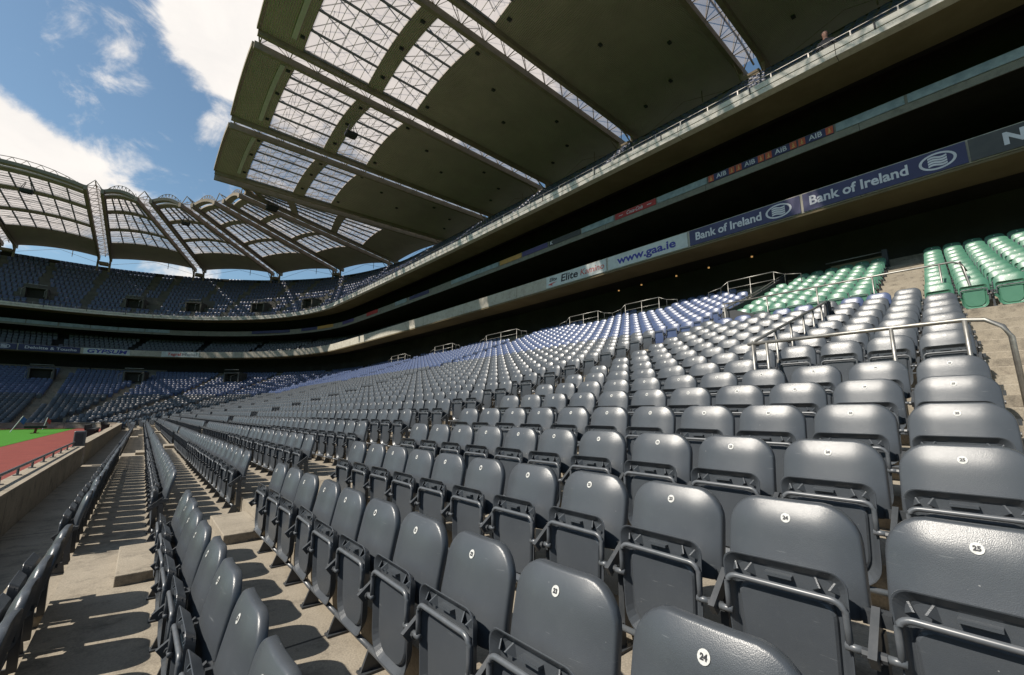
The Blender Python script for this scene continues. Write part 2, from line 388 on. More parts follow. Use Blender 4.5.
def rrect(y0, z0, z1, rt, rb, arch=0.0, taper=0.0, n=6):
    pts = []
    def arc(cy, cz, r, a0, a1):
        for i in range(n+1):
            a = a0+(a1-a0)*i/n; pts.append((cy+r*math.cos(a), cz+r*math.sin(a)))
    arc(y0-rt, z1-rt, rt, 0, math.pi/2); arc(-y0+rt, z1-rt, rt, math.pi/2, math.pi)
    arc(-y0+rb, z0+rb, rb, math.pi, 1.5*math.pi); arc(y0-rb, z0+rb, rb, 1.5*math.pi, 2*math.pi)
    out = []
    for y, z in pts:
        t = (z-z0)/(z1-z0); y *= 1-taper*(1-t if taper > 0 else 0) if taper > 0 else 1+taper*t
        if t > .6: z += arch*(1-(y/y0)**2)*((t-.6)/.4)
        out.append((y, z))
    # subdivide long straight runs
    res = []
    for i, p in enumerate(out):
        q = out[(i+1) % len(out)]; L = math.hypot(q[0]-p[0], q[1]-p[1]); k = max(1, int(L/.05))
        for j in range(k): res.append((p[0]+(q[0]-p[0])*j/k, p[1]+(q[1]-p[1])*j/k))
    return res
def back_x(y, z):
    # shell leans back, rolls away at the top and the sides
    c = max(0, (z-.645)/.10)
    return -.052 + .225*max(0, z-.47) + .020*c*c + .012*(y/.22)**2 + .026*(max(0, abs(y)-.08)/.14)**2
def pan_x(y, z): return -.066-.012*(1-(y/.19)**2)*max(0, min(1, (z-.12)/.2))
SEATM = {}
def make_seat_meshes():
    out = rrect(.221, .40, .735, .108, .04, arch=.013, taper=-.035)
    b = shell(out, back_x, (.95, .91, .86, .8, .73, .65, .55, .42, .25), (0, .58), .032)
    p = MB()
    # tip-up pan, folded: dish with a deep lip towards the front
    o1 = rrect(.195, .115, .568, .05, .10, taper=.10); o2 = rrect(.187, .123, .561, .044, .092, taper=.10)
    n = len(o1)
    def rg(o, x, ins=0.0, dz=0.0):
        return [Vector((x, y*(1-ins/.195), .34+(z-.34)*(1-ins/.226)+dz)) for y, z in o]
    # thin dish whose rim flares forward: outer skin, rolled edge, inner skin, floor
    rings = [rg(o1, -.080, .034), rg(o1, -.113, .006), rg(o1, -.119, .001), rg(o1, -.122, .002), rg(o1, -.121, .006), rg(o1, -.096, .031), rg(o1, -.093, .038), rg(o1, -.093, .06)]
    vs = [v for r in rings for v in r]; fs = []
    for i in range(len(rings)-1):
        for k in range(n): k2 = (k+1) % n; fs.append((i*n+k, i*n+k2, (i+1)*n+k2, (i+1)*n+k))
    fs.append(tuple(range((len(rings)-1)*n, len(rings)*n))); fs.append(tuple(range(n))[::-1])
    p.add(vs, fs)
    # raised inner cushion panel
    o4 = rrect(.150, .150, .468, .05, .10, taper=.10); n4 = len(o4)
    r4 = [[Vector((-.0925, y*1.02, .29+(z-.29)*1.02)) for y, z in o4], [Vector((-.103, y, z)) for y, z in o4], [Vector((-.109, y*.95, .29+(z-.29)*.96)) for y, z in o4]]
    vs = [v for r in r4 for v in r]; fs = []
    for i in range(2):
        for k in range(n4): k2 = (k+1) % n4; fs.append((i*n4+k, i*n4+k2, (i+1)*n4+k2, (i+1)*n4+k))
    fs.append(tuple(range(2*n4, 3*n4)))
    p.add(vs, fs)
    for sgn in (-1, 1):   # pairs of splayed gussets under the lip
        for dy in (-.026, .026):
            y = sgn*.128+dy
            p.add([(-.092, y-.004+dy*.5, .488), (-.092, y+.004+dy*.5, .488), (-.120, y-.003-dy*.5, .508), (-.120, y+.003-dy*.5, .508), (-.092, y-.003+dy*.2, .536), (-.092, y+.003+dy*.2, .536)], ((0, 1, 3, 2), (0, 2, 4), (1, 5, 3), (2, 3, 5, 4)))
    p.box((-.104, .01, .514), (.024, .085, .010))
    t = MB()
    path = [(-.130, -.222, .362), (-.130, -.186, .362)]
    tp = []
    for a in range(7):
        q = math.pi - a*math.pi/12; tp.append((-.130, -.142+.038*math.cos(q), .450+.036*math.sin(q)))
    tp2 = [(x, -y, z) for x, y, z in tp[::-1]]
    t.tube([(-.130, -.180, .352), (-.130, -.180, .42)]+tp+tp2+[(-.130, .180, .42), (-.130, .180, .352)], .0105, 8)
    t.tube([(-.130, -.168, .362), (-.130, -.214, .362)], .0125, 8); t.tube([(-.130, .168, .362), (-.130, .214, .362)], .0125, 8)
    k = MB(); y = -.24   # support bracket between this seat and the next
    k.box((-.095, y, .006), (.115, .062, .010))
    k.add([(-.145, y-.008, .011), (-.145, y+.008, .011), (-.045, y-.008, .011), (-.045, y+.008, .011), (-.060, y-.008, .11), (-.060, y+.008, .11), (-.105, y-.008, .11), (-.105, y+.008, .11)],
          ((0, 1, 3, 2), (2, 3, 5, 4), (4, 5, 7, 6), (6, 7, 1, 0), (0, 2, 4, 6), (1, 7, 5, 3)))
    for sx in (-.135, -.085): k.tube([(sx, y+.018, .010), (sx, y+.018, .022)], .008, 6)
    k.beam((-.045, y, .085), (-.052, y, .40), .030, .044, up=(1, 0, 0))
    k.beam((-.165, y, .345), (-.030, y, .448), .022, .048)
    k.tube([(-.134, y-.03, .358), (-.134, y+.03, .358)], .016, 8)
    k.box((-.035, y, .43), (.03, .075, .04))
    k.box((-.006, y, .43), (.03, .075, .03))
    r = MB(); r.tube([(-.100, -.24, .105), (-.100, .24, .105)], .0135, 10)
    st = MB(); nn = 16
    def sx(y, z): return back_x(y, z)-.0022
    c = [(.0158*math.cos(2*math.pi*i/nn), .686+.0158*math.sin(2*math.pi*i/nn)) for i in range(nn)]
    st.add([(sx(y, z), y, z) for y, z in c], (tuple(range(nn))[::-1],))
    for col in ('grey', 'blue', 'green'):
        SEATM[col] = dict(back=b.mesh('backrest', [col], True), pan=p.mesh('seat_pan', [col]))
    SEATM['tube'] = t.mesh('pan_tube', ['tube'], True); SEATM['bracket'] = k.mesh('support_bracket', ['dark_metal'])
    SEATM['rail'] = r.mesh('mounting_rail', ['tube'], True); SEATM['sticker'] = st.mesh('number_sticker', ['white'])
make_seat_meshes()
def text_mesh(s, size, name='lettering', mats=('ink',), shear=0.0, bold=0.0, depth=0.0, align='CENTER', width=None):
    c = bpy.data.curves.new(name, 'FONT'); c.body = s; c.size = size; c.shear = shear; c.offset = bold; c.extrude = depth
    c.align_x = align; c.align_y = 'CENTER'; c.resolution_u = 3
    o = bpy.data.objects.new(name, c); COL.objects.link(o)
    dg = bpy.context.evaluated_depsgraph_get(); dg.update()
    me = bpy.data.meshes.new_from_object(o.evaluated_get(dg)); bpy.data.objects.remove(o); bpy.data.curves.remove(c)
    me.name = name
    if width:
        xs = [v.co.x for v in me.vertices]; sc = width/(max(xs)-min(xs)); mid = (max(xs)+min(xs))/2
        for v in me.vertices: v.co.x = (v.co.x-mid)*sc
    me.materials.clear()
    for m in mats: me.materials.append(M[m])
    return me
NUM = {}
def num_mesh(i):
    """white sticker disc with the seat number printed on it"""
    if i not in NUM:
        me = text_mesh(str(i), .0175, 'number_print', ('ink',), bold=.0009)
        # lay the print on the sticker: reading direction -y, up +z
        for v in me.vertices:
            y, z = -v.co.x, .686+v.co.y; v.co = (back_x(y, z)-.0036, y, z)
        NUM[i] = me
    return NUM[i]

# every seat of the bowl: (n, k, x, y, z, angle, colour, lod, block)
seats = []
def lower_col(n, near):
    if n <= 13: return 'grey'
    if n == 14 and near: return None
    return 'blue' if n >= 15 else 'grey'
for n in range(-2, NTOP+1):
    for k in range(-9, 103):
        y = YC(n, k)
        if y > 50.0: continue
        blk = None; col = 'grey'
        if k <= 10 and n <= 14:
            if n == 6 and k < 4: continue
            if k < (0 if n <= 12 else 1):
                if n == 14 and k <= 0 and k > -9: blk = 'green_side'; col = 'green'
                else: continue
            else:
                blk = 'near'; col = 'grey' if n < 14 else ('blue' if (k*7) % 3 != 1 else 'grey')
        elif n >= 15 and k <= 0: blk = 'green_side'; col = 'green'
        elif n >= 16 and 3 <= k <= 9: blk = 'green_mid'; col = 'green'
        elif n >= 15 and 12 <= k <= 40: blk = 'far'; col = 'blue'
        elif n < 15 and 14 <= k <= 40: blk = 'far'; col = 'grey'
        elif (44 <= k <= 70) or (74 <= k <= 100): blk = 'further'; col = 'grey' if n < 15 else 'blue'
        if n >= 23 and any(y0-.3 < y < y1+.3 for y0, y1 in ((5.85, 7.65), (10.95, 12.9), (14.7, 16.8), (21.6, 25.0), (29.6, 32.4), (38.0, 41.0))): continue
        if blk: seats.append((n, k, RX(n), y, FZ(n), 0.0, col, blk))
# round the corner and along the end
for n in range(-2, NTOP+1):
    d = RX(n)-W0; R = RC+d; col = 'grey' if n < 13 else 'blue'
    na = int(R*(math.pi/2)/.48)
    for i in range(na):
        a = (i+.5)*(math.pi/2)/na
        if any(abs(a-c)*R < .55 for c in (.04, .34, .64, .94, 1.24, 1.53)): continue
        seats.append((n, None, PL.cx+R*math.cos(a), PL.cy+R*math.sin(a), FZ(n), a, col, 'end'))
    for i in range(60):
        x = PL.cx-.24-.48*i
        if any(abs(x-c) < .55 for c in (-16.5, -25, -33)): continue
        seats.append((n, None, x, YEND+d, FZ(n), math.pi/2, col, 'end'))
# upper tier
UP_D0, UP_Z0, UP_T, UP_R, UP_N = 19.55, 12.72, .80, .735, 12
UVOM = [PT.near(-12.1, 79), PT.near(-2.15, 79), PT.near(6.2, 79), PT.near(14.5, 73), PT.near(19.5, 64)]
UAIS = [v+o for v in UVOM for o in (-.0, 4.6)]+[46, 40, 34, 28, 22, 16, 10, 4, -2, -8]
for i in range(UP_N):
    d = UP_D0+UP_T*(i+1)-.05; u = -15.0
    while u < UEND-1:
        x, y, a, b = PT.fr(u); R = (RC+d)/26.9 if PT.Y1 < u < PT.Y1+PT.L else 1.0
        if not any(abs(u-c)*R < .42 for c in UAIS) and not (2 <= i <= 4 and any(abs(u-c)*R < 1.7 for c in UVOM)):
            seats.append((i, None, x+a*d, y+b*d, UP_Z0+UP_R*i, math.atan2(b, a), 'blue', 'upper'))
        u += .5/R
# middle deck, where its rows rise into view round the bend and along the end
for i in range(5):
    d = 19.55-W0+.9*i; u = 42.0
    while u < UEND-1:
        x, y, a, b = PT.fr(u); R = (RC+d)/26.9 if PT.Y1 < u < PT.Y1+PT.L else 1.0
        if not any(abs(u-c)*R < .5 for c in (48, 55, 62, 69, 76, 83, 90, 97, 104)):
            seats.append((i, None, x+a*d, y+b*d, 7.84+.48*i, math.atan2(b, a), 'grey', 'upper'))
        u += .5/R
# which 300 show largest: nearest ones inside the frame
def depth_in_view(x, y, z):
    p = Vector((x, y, z+.62)); zc = p.dot(cF)
    if zc < .25: return None
    px, py = 512+FPX*p.dot(cR)/zc, 337.5-FPX*p.dot(cU)/zc; m = .30*FPX/zc
    return zc if -m < px < 1024+m and -m < py < 675+m else None
cand = []
for i, s in enumerate(seats):
    if s[7] in ('near', 'far', 'green_side', 'green_mid'):
        dd = depth_in_view(s[2], s[3], s[4])
        if dd: cand.append((dd, i))
cand.sort(); CH = set(i for _, i in cand[:300])
proto = {}
def place_seat(s):
    n, k, x, y, z, a, col, blk = s
    if blk == 'near':
        lab = "%s tip-up seat before the stepped aisle, %s from it, %s row from the pitch wall" % (col, ordn(11-k), ordn(n+3)); grp = 'grey seats before the stepped aisle'
    elif blk == 'far':
        lab = "%s tip-up seat beyond the stepped aisle, %s from it, %s row from the pitch wall" % (col, ordn(k-13 if n < 15 else k-11), ordn(n+3)); grp = 'seats beyond the stepped aisle'
    elif blk == 'green_side':
        lab = "green tip-up seat of the outer green block, %s from its steps, %s row of it" % (ordn(1-k), ordn(n-13)); grp = 'green seats of the outer block'
    else:
        lab = "green tip-up seat of the inner green block, %s from its steps, %s row of it" % (ordn(k-2), ordn(n-15)); grp = 'green seats of the inner block'
    t = thing('tip_up_seat', lab, 'seat', (x, y, z), grp)
    jit = random.Random(n*131+(k or 0)*17)
    b = link('backrest', SEATM[col]['back'], t); p = link('seat_pan', SEATM[col]['pan'], t)
    p.rotation_euler.y = rad(jit.uniform(-1.2, .6)); t.rotation_euler = (rad(jit.gauss(0, .35)), rad(jit.gauss(0, .5)), rad(jit.gauss(0, .7)))
    link('pan_tube', SEATM['tube'], p)
    st = link('number_sticker', SEATM['sticker'], b)
    if blk == 'near' and -1 <= n <= 6: link('number_print', num_mesh(25-k), b)
    link('support_bracket', SEATM['bracket'], t); link('mounting_rail', SEATM['rail'], t)
    if (blk == 'near' and k == 10):
        e = link('support_bracket', SEATM['bracket'], t); e.location.y = .48
    return t
for i in sorted(CH): place_seat(seats[i])

# the rest of the seating, one mass
def low_seat(level):
    v, f, m = [], [], []
    def add(vs, fs, mi):
        b = len(v); v.extend(vs); f.extend(tuple(b+i for i in q) for q in fs); m.extend([mi]*len(fs))
    lv = [(.42, .210), (.62, .219), (.68, .208), (.722, .165), (.744, .085)]
    fr = []
    for z, w in lv: fr += [(back_x(w, z)+.004, -w, z), (back_x(.12, z)-.004, -w*.6, z), (back_x(0, z), 0, z), (back_x(.12, z)-.004, w*.6, z), (back_x(w, z)+.004, w, z)]
    add(fr, [(r*5+c, (r+1)*5+c, (r+1)*5+c+1, r*5+c+1) for r in range(4) for c in range(4)], 0)
    ed = [(x+.002, y, z) for x, y, z in fr[0::5]] + [(x+.002, y, z) for x, y, z in fr[4::5]][::-1]
    e2 = [(x+.036, y*.985, z-.004) for x, y, z in ed]
    k = len(ed); add(ed+e2, [(i, k+i, k+i+1, i+1) for i in range(k-1)], 0)
    add([e2[i] for i in range(k)], [(0, 9, 8, 1), (1, 8, 7, 2), (2, 7, 6, 3), (3, 6, 5, 4)], 0)
    o = [(-.17, .13), (-.195, .52), (-.16, .566), (.16, .566), (.195, .52), (.17, .13)]; ii = [(y*.925, z-.012 if z > .3 else z) for y, z in o]
    A = [(-.082, y*.86, z-.03 if z > .3 else z) for y, z in o]; B = [(-.118, y, z) for y, z in o]; C_ = [(-.122, y*.99, z-.003 if z > .3 else z) for y, z in o]; D = [(-.094, y*.85, z-.034 if z > .3 else z) for y, z in o]
    add(A+B+C_+D, [(r*6+i, r*6+i+1, (r+1)*6+i+1, (r+1)*6+i) for r in range(3) for i in range(5)], 0)
    add(D, [(0, 1, 2, 3), (0, 3, 4, 5)], 0)
    if level < 2:
        for y0, y1, z0, z1 in ((-.18, .18, .512, .532), (-.19, -.17, .35, .53), (.17, .19, .35, .53)):
            add([(-.135, y0, z0), (-.135, y1, z0), (-.135, y1, z1), (-.135, y0, z1), (-.12, y0, z0), (-.12, y1, z0), (-.12, y1, z1), (-.12, y0, z1)], [(0, 3, 2, 1), (3, 7, 6, 2), (0, 1, 5, 4), (0, 4, 7, 3), (1, 2, 6, 5)], 1)
        y = -.24
        def bar(x0, z0, x1, z1, w, t):
            dx, dz = x1-x0, z1-z0; L = math.hypot(dx, dz); nx, nz = -dz/L*w, dx/L*w
            q = [(x0+nx, z0+nz), (x1+nx, z1+nz), (x1-nx, z1-nz), (x0-nx, z0-nz)]
            add([(a_, y-t, b_) for a_, b_ in q]+[(a_, y+t, b_) for a_, b_ in q], [(0, 1, 2, 3), (7, 6, 5, 4), (0, 4, 5, 1), (2, 6, 7, 3)], 2)
        bar(-.045, .08, -.05, .42, .022, .012); bar(-.165, .345, .0, .46, .022, .01); bar(-.10, .0, -.04, .10, .035, .01)
        add([(-.115, -.24, .085), (-.115, .24, .085), (-.115, .24, .115), (-.115, -.24, .115), (-.09, -.24, .115), (-.09, .24, .115)], [(0, 3, 2, 1), (3, 4, 5, 2)], 1)
        st = back_x(0, .686)-.003; s_ = .016
        add([(st, -s_, .686-s_*.5), (st, -s_*.4, .686-s_), (st, s_*.4, .686-s_), (st, s_, .686-s_*.5), (st, s_, .686+s_*.5), (st, s_*.4, .686+s_), (st, -s_*.4, .686+s_), (st, -s_, .686+s_*.5)], [(0, 7, 4, 3), (0, 3, 2, 1), (7, 6, 5, 4)], 3)
    else:
        add([(-.06, -.25, .0), (-.06, -.23, .0), (-.05, -.23, .45), (-.05, -.25, .45)], [(0, 3, 2, 1)], 2)
    return np.array(v, dtype=np.float64), np.array(f, dtype=np.int64), np.array(m, dtype=np.int64)
LOD = {1: low_seat(1), 2: low_seat(2)}
VS, FS, MS = [], [], []; base = 0
cidx = {'grey': 0, 'blue': 1, 'green': 2}
rng = np.random.default_rng(3)
for i, s in enumerate(seats):
    if i in CH: continue
    n, k, x, y, z, a, col, blk = s
    v, f, m = LOD[2 if blk in ('end', 'upper') else 1]
    c, sn = math.cos(a), math.sin(a)
    v = v.copy(); tl = rng.normal(0, .012); v[:, 0] += v[:, 2]*tl - .5*tl
    VS.append(np.stack([x+v[:, 0]*c-v[:, 1]*sn, y+v[:, 0]*sn+v[:, 1]*c, z+v[:, 2]], 1))
    FS.append(f+base); base += len(v); mm = m.copy(); mm = np.where(m == 0, cidx[col], m+2); MS.append(mm)
VS = np.concatenate(VS); FS = np.concatenate(FS); MS = np.concatenate(MS)
me = bpy.data.meshes.new('stadium_seating')
me.vertices.add(len(VS)); me.vertices.foreach_set('co', VS.ravel())
me.loops.add(FS.size); me.loops.foreach_set('vertex_index', FS.ravel())
me.polygons.add(len(FS)); me.polygons.foreach_set('loop_start', np.arange(0, FS.size, 4)); me.polygons.foreach_set('loop_total', np.full(len(FS), 4))
for mname in ('grey', 'blue', 'green', 'tube', 'dark_metal', 'white'): me.materials.append(M[mname])
me.polygons.foreach_set('material_index', MS); me.polygons.foreach_set('use_smooth', MS < 3)
me.update(calc_edges=True); me.validate()
o = link('stadium_seating', me); o['kind'] = 'stuff'
tag(o, 'thousands of grey, blue and green tip-up seats filling the rest of the tiers', 'seats')

# ------------------------------------------------------------------ stand: decks, parapets, back walls
st = thing('stadium_stand', 'three-deck concrete stand curving round the end of the pitch', 'stand')
dX = lambda X: X-W0
def part(name, prof, m, p=PT, us=None, closed=True):
    mb = MB(); sweep(mb, p, prof, us or UALL_T, closed=closed); return mb.build(name, m, st)
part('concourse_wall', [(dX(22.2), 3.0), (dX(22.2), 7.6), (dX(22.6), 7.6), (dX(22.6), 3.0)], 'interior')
# middle deck (front board line r 2.24 .. 2.45)
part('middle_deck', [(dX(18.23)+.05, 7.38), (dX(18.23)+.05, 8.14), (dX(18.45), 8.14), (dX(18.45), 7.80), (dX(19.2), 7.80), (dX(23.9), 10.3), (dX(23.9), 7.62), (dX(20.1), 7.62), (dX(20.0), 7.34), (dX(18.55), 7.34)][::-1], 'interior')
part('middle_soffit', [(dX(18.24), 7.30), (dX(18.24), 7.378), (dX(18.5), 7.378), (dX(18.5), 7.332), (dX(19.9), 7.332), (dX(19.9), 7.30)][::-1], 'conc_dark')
part('middle_parapet', [(dX(18.23), 7.40), (dX(18.23), 8.17), (dX(18.50), 8.17), (dX(18.50), 8.145), (dX(18.28), 8.145), (dX(18.275), 7.40)][::-1], 'conc_face')
part('middle_back_wall', [(dX(23.95), 7.7), (dX(23.95), 10.9), (dX(24.3), 10.9), (dX(24.3), 7.7)][::-1], 'interior')
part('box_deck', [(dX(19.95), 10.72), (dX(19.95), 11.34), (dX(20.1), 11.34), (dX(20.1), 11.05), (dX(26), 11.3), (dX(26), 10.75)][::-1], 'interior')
part('box_parapet', [(dX(19.9), 10.70), (dX(19.9), 11.37), (dX(20.12), 11.37), (dX(20.12), 11.345), (dX(19.945), 11.345), (dX(19.945), 10.70)][::-1], 'conc_mid')
part('box_back_wall', [(dX(23.5), 11.1), (dX(23.5), 15.6), (dX(23.8), 15.6), (dX(23.8), 11.1)][::-1], 'interior')
pr = [(dX(17.55), 12.58), (dX(17.55), 13.0), (dX(17.72), 13.0), (dX(17.72), UP_Z0)]
for i in range(UP_N):
    d = UP_D0+UP_T*(i+1); pr += [(d, UP_Z0+UP_R*i), (d, UP_Z0+UP_R*(i+1))]
zt = UP_Z0+UP_R*UP_N
pr += [(UP_D0+UP_T*UP_N+1.0, zt), (UP_D0+UP_T*UP_N+1.0, zt-.6), (dX(20.6), 13.0), (dX(19.6), 12.60)]
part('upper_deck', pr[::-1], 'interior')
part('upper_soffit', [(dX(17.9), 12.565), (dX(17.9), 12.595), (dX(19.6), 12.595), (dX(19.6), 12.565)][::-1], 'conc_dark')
mb = MB(); tread = []
for i in range(UP_N): tread += [(UP_D0+UP_T*i+.01, UP_Z0+UP_R*i+.006), (UP_D0+UP_T*(i+1)-.012, UP_Z0+UP_R*i+.006), (UP_D0+UP_T*(i+1)-.012, UP_Z0+UP_R*(i+1)+.006)]
sweep(mb, PT, tread[:-1], UALL_T, closed=False); mb.build('upper_terrace', 'tread_grey', st)
part('upper_parapet', [(dX(17.5), 12.80), (dX(17.5), 13.03), (dX(17.75), 13.03), (dX(17.75), 13.005), (dX(17.545), 13.005), (dX(17.545), 12.80)][::-1], 'conc_sunlit')
part('upper_lip', [(dX(17.52), 12.56), (dX(17.52), 12.775), (dX(17.548), 12.775), (dX(17.548), 12.578), (dX(17.9), 12.578), (dX(17.9), 12.56)][::-1], 'conc_sunlit')
db = UP_D0+UP_T*UP_N+1.0
part('back_wall', [(db, zt-.4), (db, zt+.25), (db+.3, zt+.25), (db+.3, zt-.4)][::-1], 'interior')
# dividing joints in the top parapet
for i, u in enumerate([-14+3.9*j for j in range(31)]):
    x, y, a, b = PT.fr(u); d = dX(17.5)
    mb = MB(); mb.box((0, 0, 12.915), (.03, .05, .26)); o = mb.build('parapet_joint', 'panel', st); o.location = (x+a*(d-.012), y+b*(d-.012), 0); o.rotation_euler.z = math.atan2(b, a)
# safety rail along the top parapet
rl = thing('parapet_rail', 'thin pale safety rail along the top deck parapet', 'rail')
ru = urange(PT, -15, UEND-2)
mb = MB(); mb.tube([PT.pt(u, dX(17.66), 13.33) for u in ru], .014, 5); mb.build('top_rail', 'galv', rl)
mb = MB(); mb.tube([PT.pt(u, dX(17.66), 13.19) for u in ru], .008, 4); mb.build('mid_rail', 'galv', rl)
for j in range(98):
    u = -14+1.25*j
    if u > UEND-3: break
    q = PT.pt(u, dX(17.66), 0); mb = MB(); mb.box((q.x, q.y, 13.18), (.045, .045, .30)); mb.build('post', 'galv', rl)

# ------------------------------------------------------------------ unseen stands across the pitch, added to block low sky light
mb = MB()
for (ax, ay), (bx, by), (nx, ny) in (((-95, 95), (-95, -115), (-1, 0)), ((-95, -105), (40, -105), (0, -1))):
    pr_ = [(0, -1.8), (0, -.6), (22, 6.5), (22, 8.2), (20, 8.2), (20, 13), (33, 22), (33, 23.2), (4, 24.2), (4, 24.8), (36, 24), (36, -1.8)]
    A = [(ax+nx*d, ay+ny*d, z) for d, z in pr_]; B = [(bx+nx*d, by+ny*d, z) for d, z in pr_]; n_ = len(pr_)
    mb.add(A+B, [(k, (k+1) % n_, n_+(k+1) % n_, n_+k) for k in range(n_)])
structure(mb.build('opposite_stands', 'panel'))

# ------------------------------------------------------------------ roof
ZL, ZR = 23.5, 22.65
PAIRS = [((3.2, 48.6-9.95*k+(1.0 if k == 0 else .45 if k == 1 else 0)), (28.7, 48.6-9.95*k-(.7 if k == 0 else .55 if k == 1 else 0))) for k in range(6, -1, -1)]
NEARN = len(PAIRS)
PAIRS += [((5.9, 52.5), (27.0, 60.2)), ((4.14, 56.4), (21.6, 68.9)), ((1.33, 59.75), (14.5, 77.6)), ((-2.47, 61.4), (4.6, 83.6)), ((-6.6, 61.75), (-6.79, 86.2)),
          ((-16.6, 60.8), (-16.5, 87.2)), ((-26.5, 60.5), (-26.5, 87.2)), ((-36.4, 60.5), (-36.4, 87.2))]
roof = thing('stadium_roof', 'ribbed cantilever roof with skylights and paired girders over the stand', 'roof')
GAP = .80
def lerp(a, b, t): return tuple(a[i]+(b[i]-a[i])*t for i in range(len(a)))
def off(p, q, s):
    d = Vector((q[0]-p[0], q[1]-p[1])); d.normalize(); n = Vector((-d.y, d.x)); return n*s
def bay(A, B, segs, rise, near):
    (L0, R0), (L1, R1) = A, B
    o0, o1 = off(L0, R0, GAP), off(L1, R1, -GAP)
    L0 = (L0[0]+o0.x, L0[1]+o0.y); R0 = (R0[0]+o0.x, R0[1]+o0.y); L1 = (L1[0]+o1.x, L1[1]+o1.y); R1 = (R1[0]+o1.x, R1[1]+o1.y)
    def P(t, u, dz=0.0):
        a, b = lerp(L0, L1, u), lerp(R0, R1, u); p = lerp(a, b, t)
        return Vector((p[0], p[1], ZL+(ZR-ZL)*t+.12+rise*4*u*(1-u)+dz))
    NU = 14; LEN = (Vector(R0)-Vector(L0)).length
    mb = MB(); uvs = []
    for t0, t1, kind in segs:
        if kind != 'sheet': continue
        nt = max(1, int((t1-t0)*8))
        for i in range(nt):
            ta, tb = t0+(t1-t0)*i/nt, t0+(t1-t0)*(i+1)/nt
            for j in range(NU):
                ua, ub = j/NU, (j+1)/NU
                mb.quad(P(ta, ua), P(ta, ub), P(tb, ub), P(tb, ua)); uvs += [(ta*LEN, ua), (ta*LEN, ub), (tb*LEN, ub), (tb*LEN, ua)]
                mb.quad(P(ta, ua, .16), P(tb, ua, .16), P(tb, ub, .16), P(ta, ub, .16)); uvs += [(0, 0)]*4
        for tt, flip in ((t0, 0), (t1, 1)):
            for j in range(NU):
                q = (P(tt, j/NU), P(tt, j/NU, .16), P(tt, (j+1)/NU, .16), P(tt, (j+1)/NU))
                mb.quad(*(q if not flip else q[::-1])); uvs += [(tt*LEN, 0)]*4
    me = mb.mesh('roof_panel', ['roof']); uvl = me.uv_layers.new(name='uv'); uvl.data.foreach_set('uv', [c for p in uvs for c in p])
    pan = link('roof_panel', me, roof)
    # lip edge beam and pale gutter strip
    e = MB(); lt_ = segs[0][0]-.002
    for j in range(NU):
        e.beam(P(lt_, j/NU, .05), P(lt_, (j+1)/NU, .05), .12, .34)
    e.build('lip_beam', 'girder', roof)
    if near:
        e = MB()
        for j in range(1, NU-1): e.beam(P(.062, j/NU, -.05), P(.062, (j+1)/NU, -.05), .30, .07)
        e.build('gutter', 'duct', roof)
    for t0, t1, kind in segs:
        if kind != 'sky': continue
        gm = MB()
        for j in range(NU): gm.quad(P(t0, j/NU, .06), P(t0, (j+1)/NU, .06), P(t1, (j+1)/NU, .06), P(t1, j/NU, .06))
        sk = gm.build('skylight', 'glass', roof)
        pm = MB(); npu = 6 if near else 7
        for j in range(npu):
            u = (j+.06)/(npu-.88)
            pm.beam(P(t0, u, .0), P(t1, u, .0), .07 if near else .10, .16)
        pm.build('purlin', 'purlin', sk)
        bm_ = MB(); nb = max(3, int((t1-t0)*LEN/.56))
        for i in range(nb+1):
            t = t0+(t1-t0)*i/nb
            for j in range(NU): bm_.beam(P(t, j/NU, .03), P(t, (j+1)/NU, .03), .03, .04)
        bm_.build('glazing_bar', 'bar', sk)
        if near or True:
            lt = MB(); cells = 5
            for j in range(cells):
                for i in range(2 if t1-t0 > .13 else 1):
                    ni = 2 if t1-t0 > .13 else 1
                    ta, tb = t0+(t1-t0)*i/ni, t0+(t1-t0)*(i+1)/ni; ua, ub = j/cells, (j+1)/cells
                    lt.tube([P(ta, ua, .25), P(tb, ub, 1.0)], .042, 4); lt.tube([P(ta, ub, .25), P(tb, ua, 1.0)], .042, 4)
                    lt.tube([P(tb, ua, 1.0), P(tb, ub, 1.0)], .025, 4)
                    if i == 0: lt.tube([P((ta+tb)/2, ua, .25), P((ta+tb)/2, (ua+ub)/2, 1.5)], .02, 4); lt.tube([P((ta+tb)/2, ub, .25), P((ta+tb)/2, (ua+ub)/2, 1.5)], .02, 4)
            lt.build('lattice', 'purlin', sk)
    if near:
        for tt, uu in ((.078, .12), (.078, .5), (.078, .88), (.285, .15), (.285, .5), (.285, .85), (.435, .1), (.435, .9), (.55, .35), (.66, .62), (.78, .25), (.90, .45), (.93, .75)):
            q = P(tt, uu, -.06); fx = MB(); fx.box(q, (.26, .20, .10)); fx.box((q.x, q.y, q.z-.06), (.17, .12, .03)); fx.build('roof_lamp', 'panel', pan)
    # lattice arch above the lip
    la = MB(); K = 8
    top = [P(.012, .04+.92*j/K, .30+.55*(1-abs(2*j/K-1)**2.2)) for j in range(K+1)]
    la.tube(top, .035, 5)
    for j in range(K):
        m_ = P(.012, .04+.92*(j+.5)/K, .15); la.tube([top[j], m_], .026, 4); la.tube([m_, top[j+1]], .026, 4)
    la.build('lip_lattice', 'girder', roof)
    # bracing wires across the open slot behind the vault
    wi = MB()
    for u0, u1 in ((.0, .5), (.5, 1.0)):
        wi.tube([P(1.0, u0, -.9 if u0 == 0 else -.1), P(1.0, u1, -.1 if u0 == 0 else -.9)], .02, 4)
    wi.tube([P(1.0, .33, -.9), P(1.0, .33, 0)], .04, 4)
    wi.build('bracing', 'girder', roof)
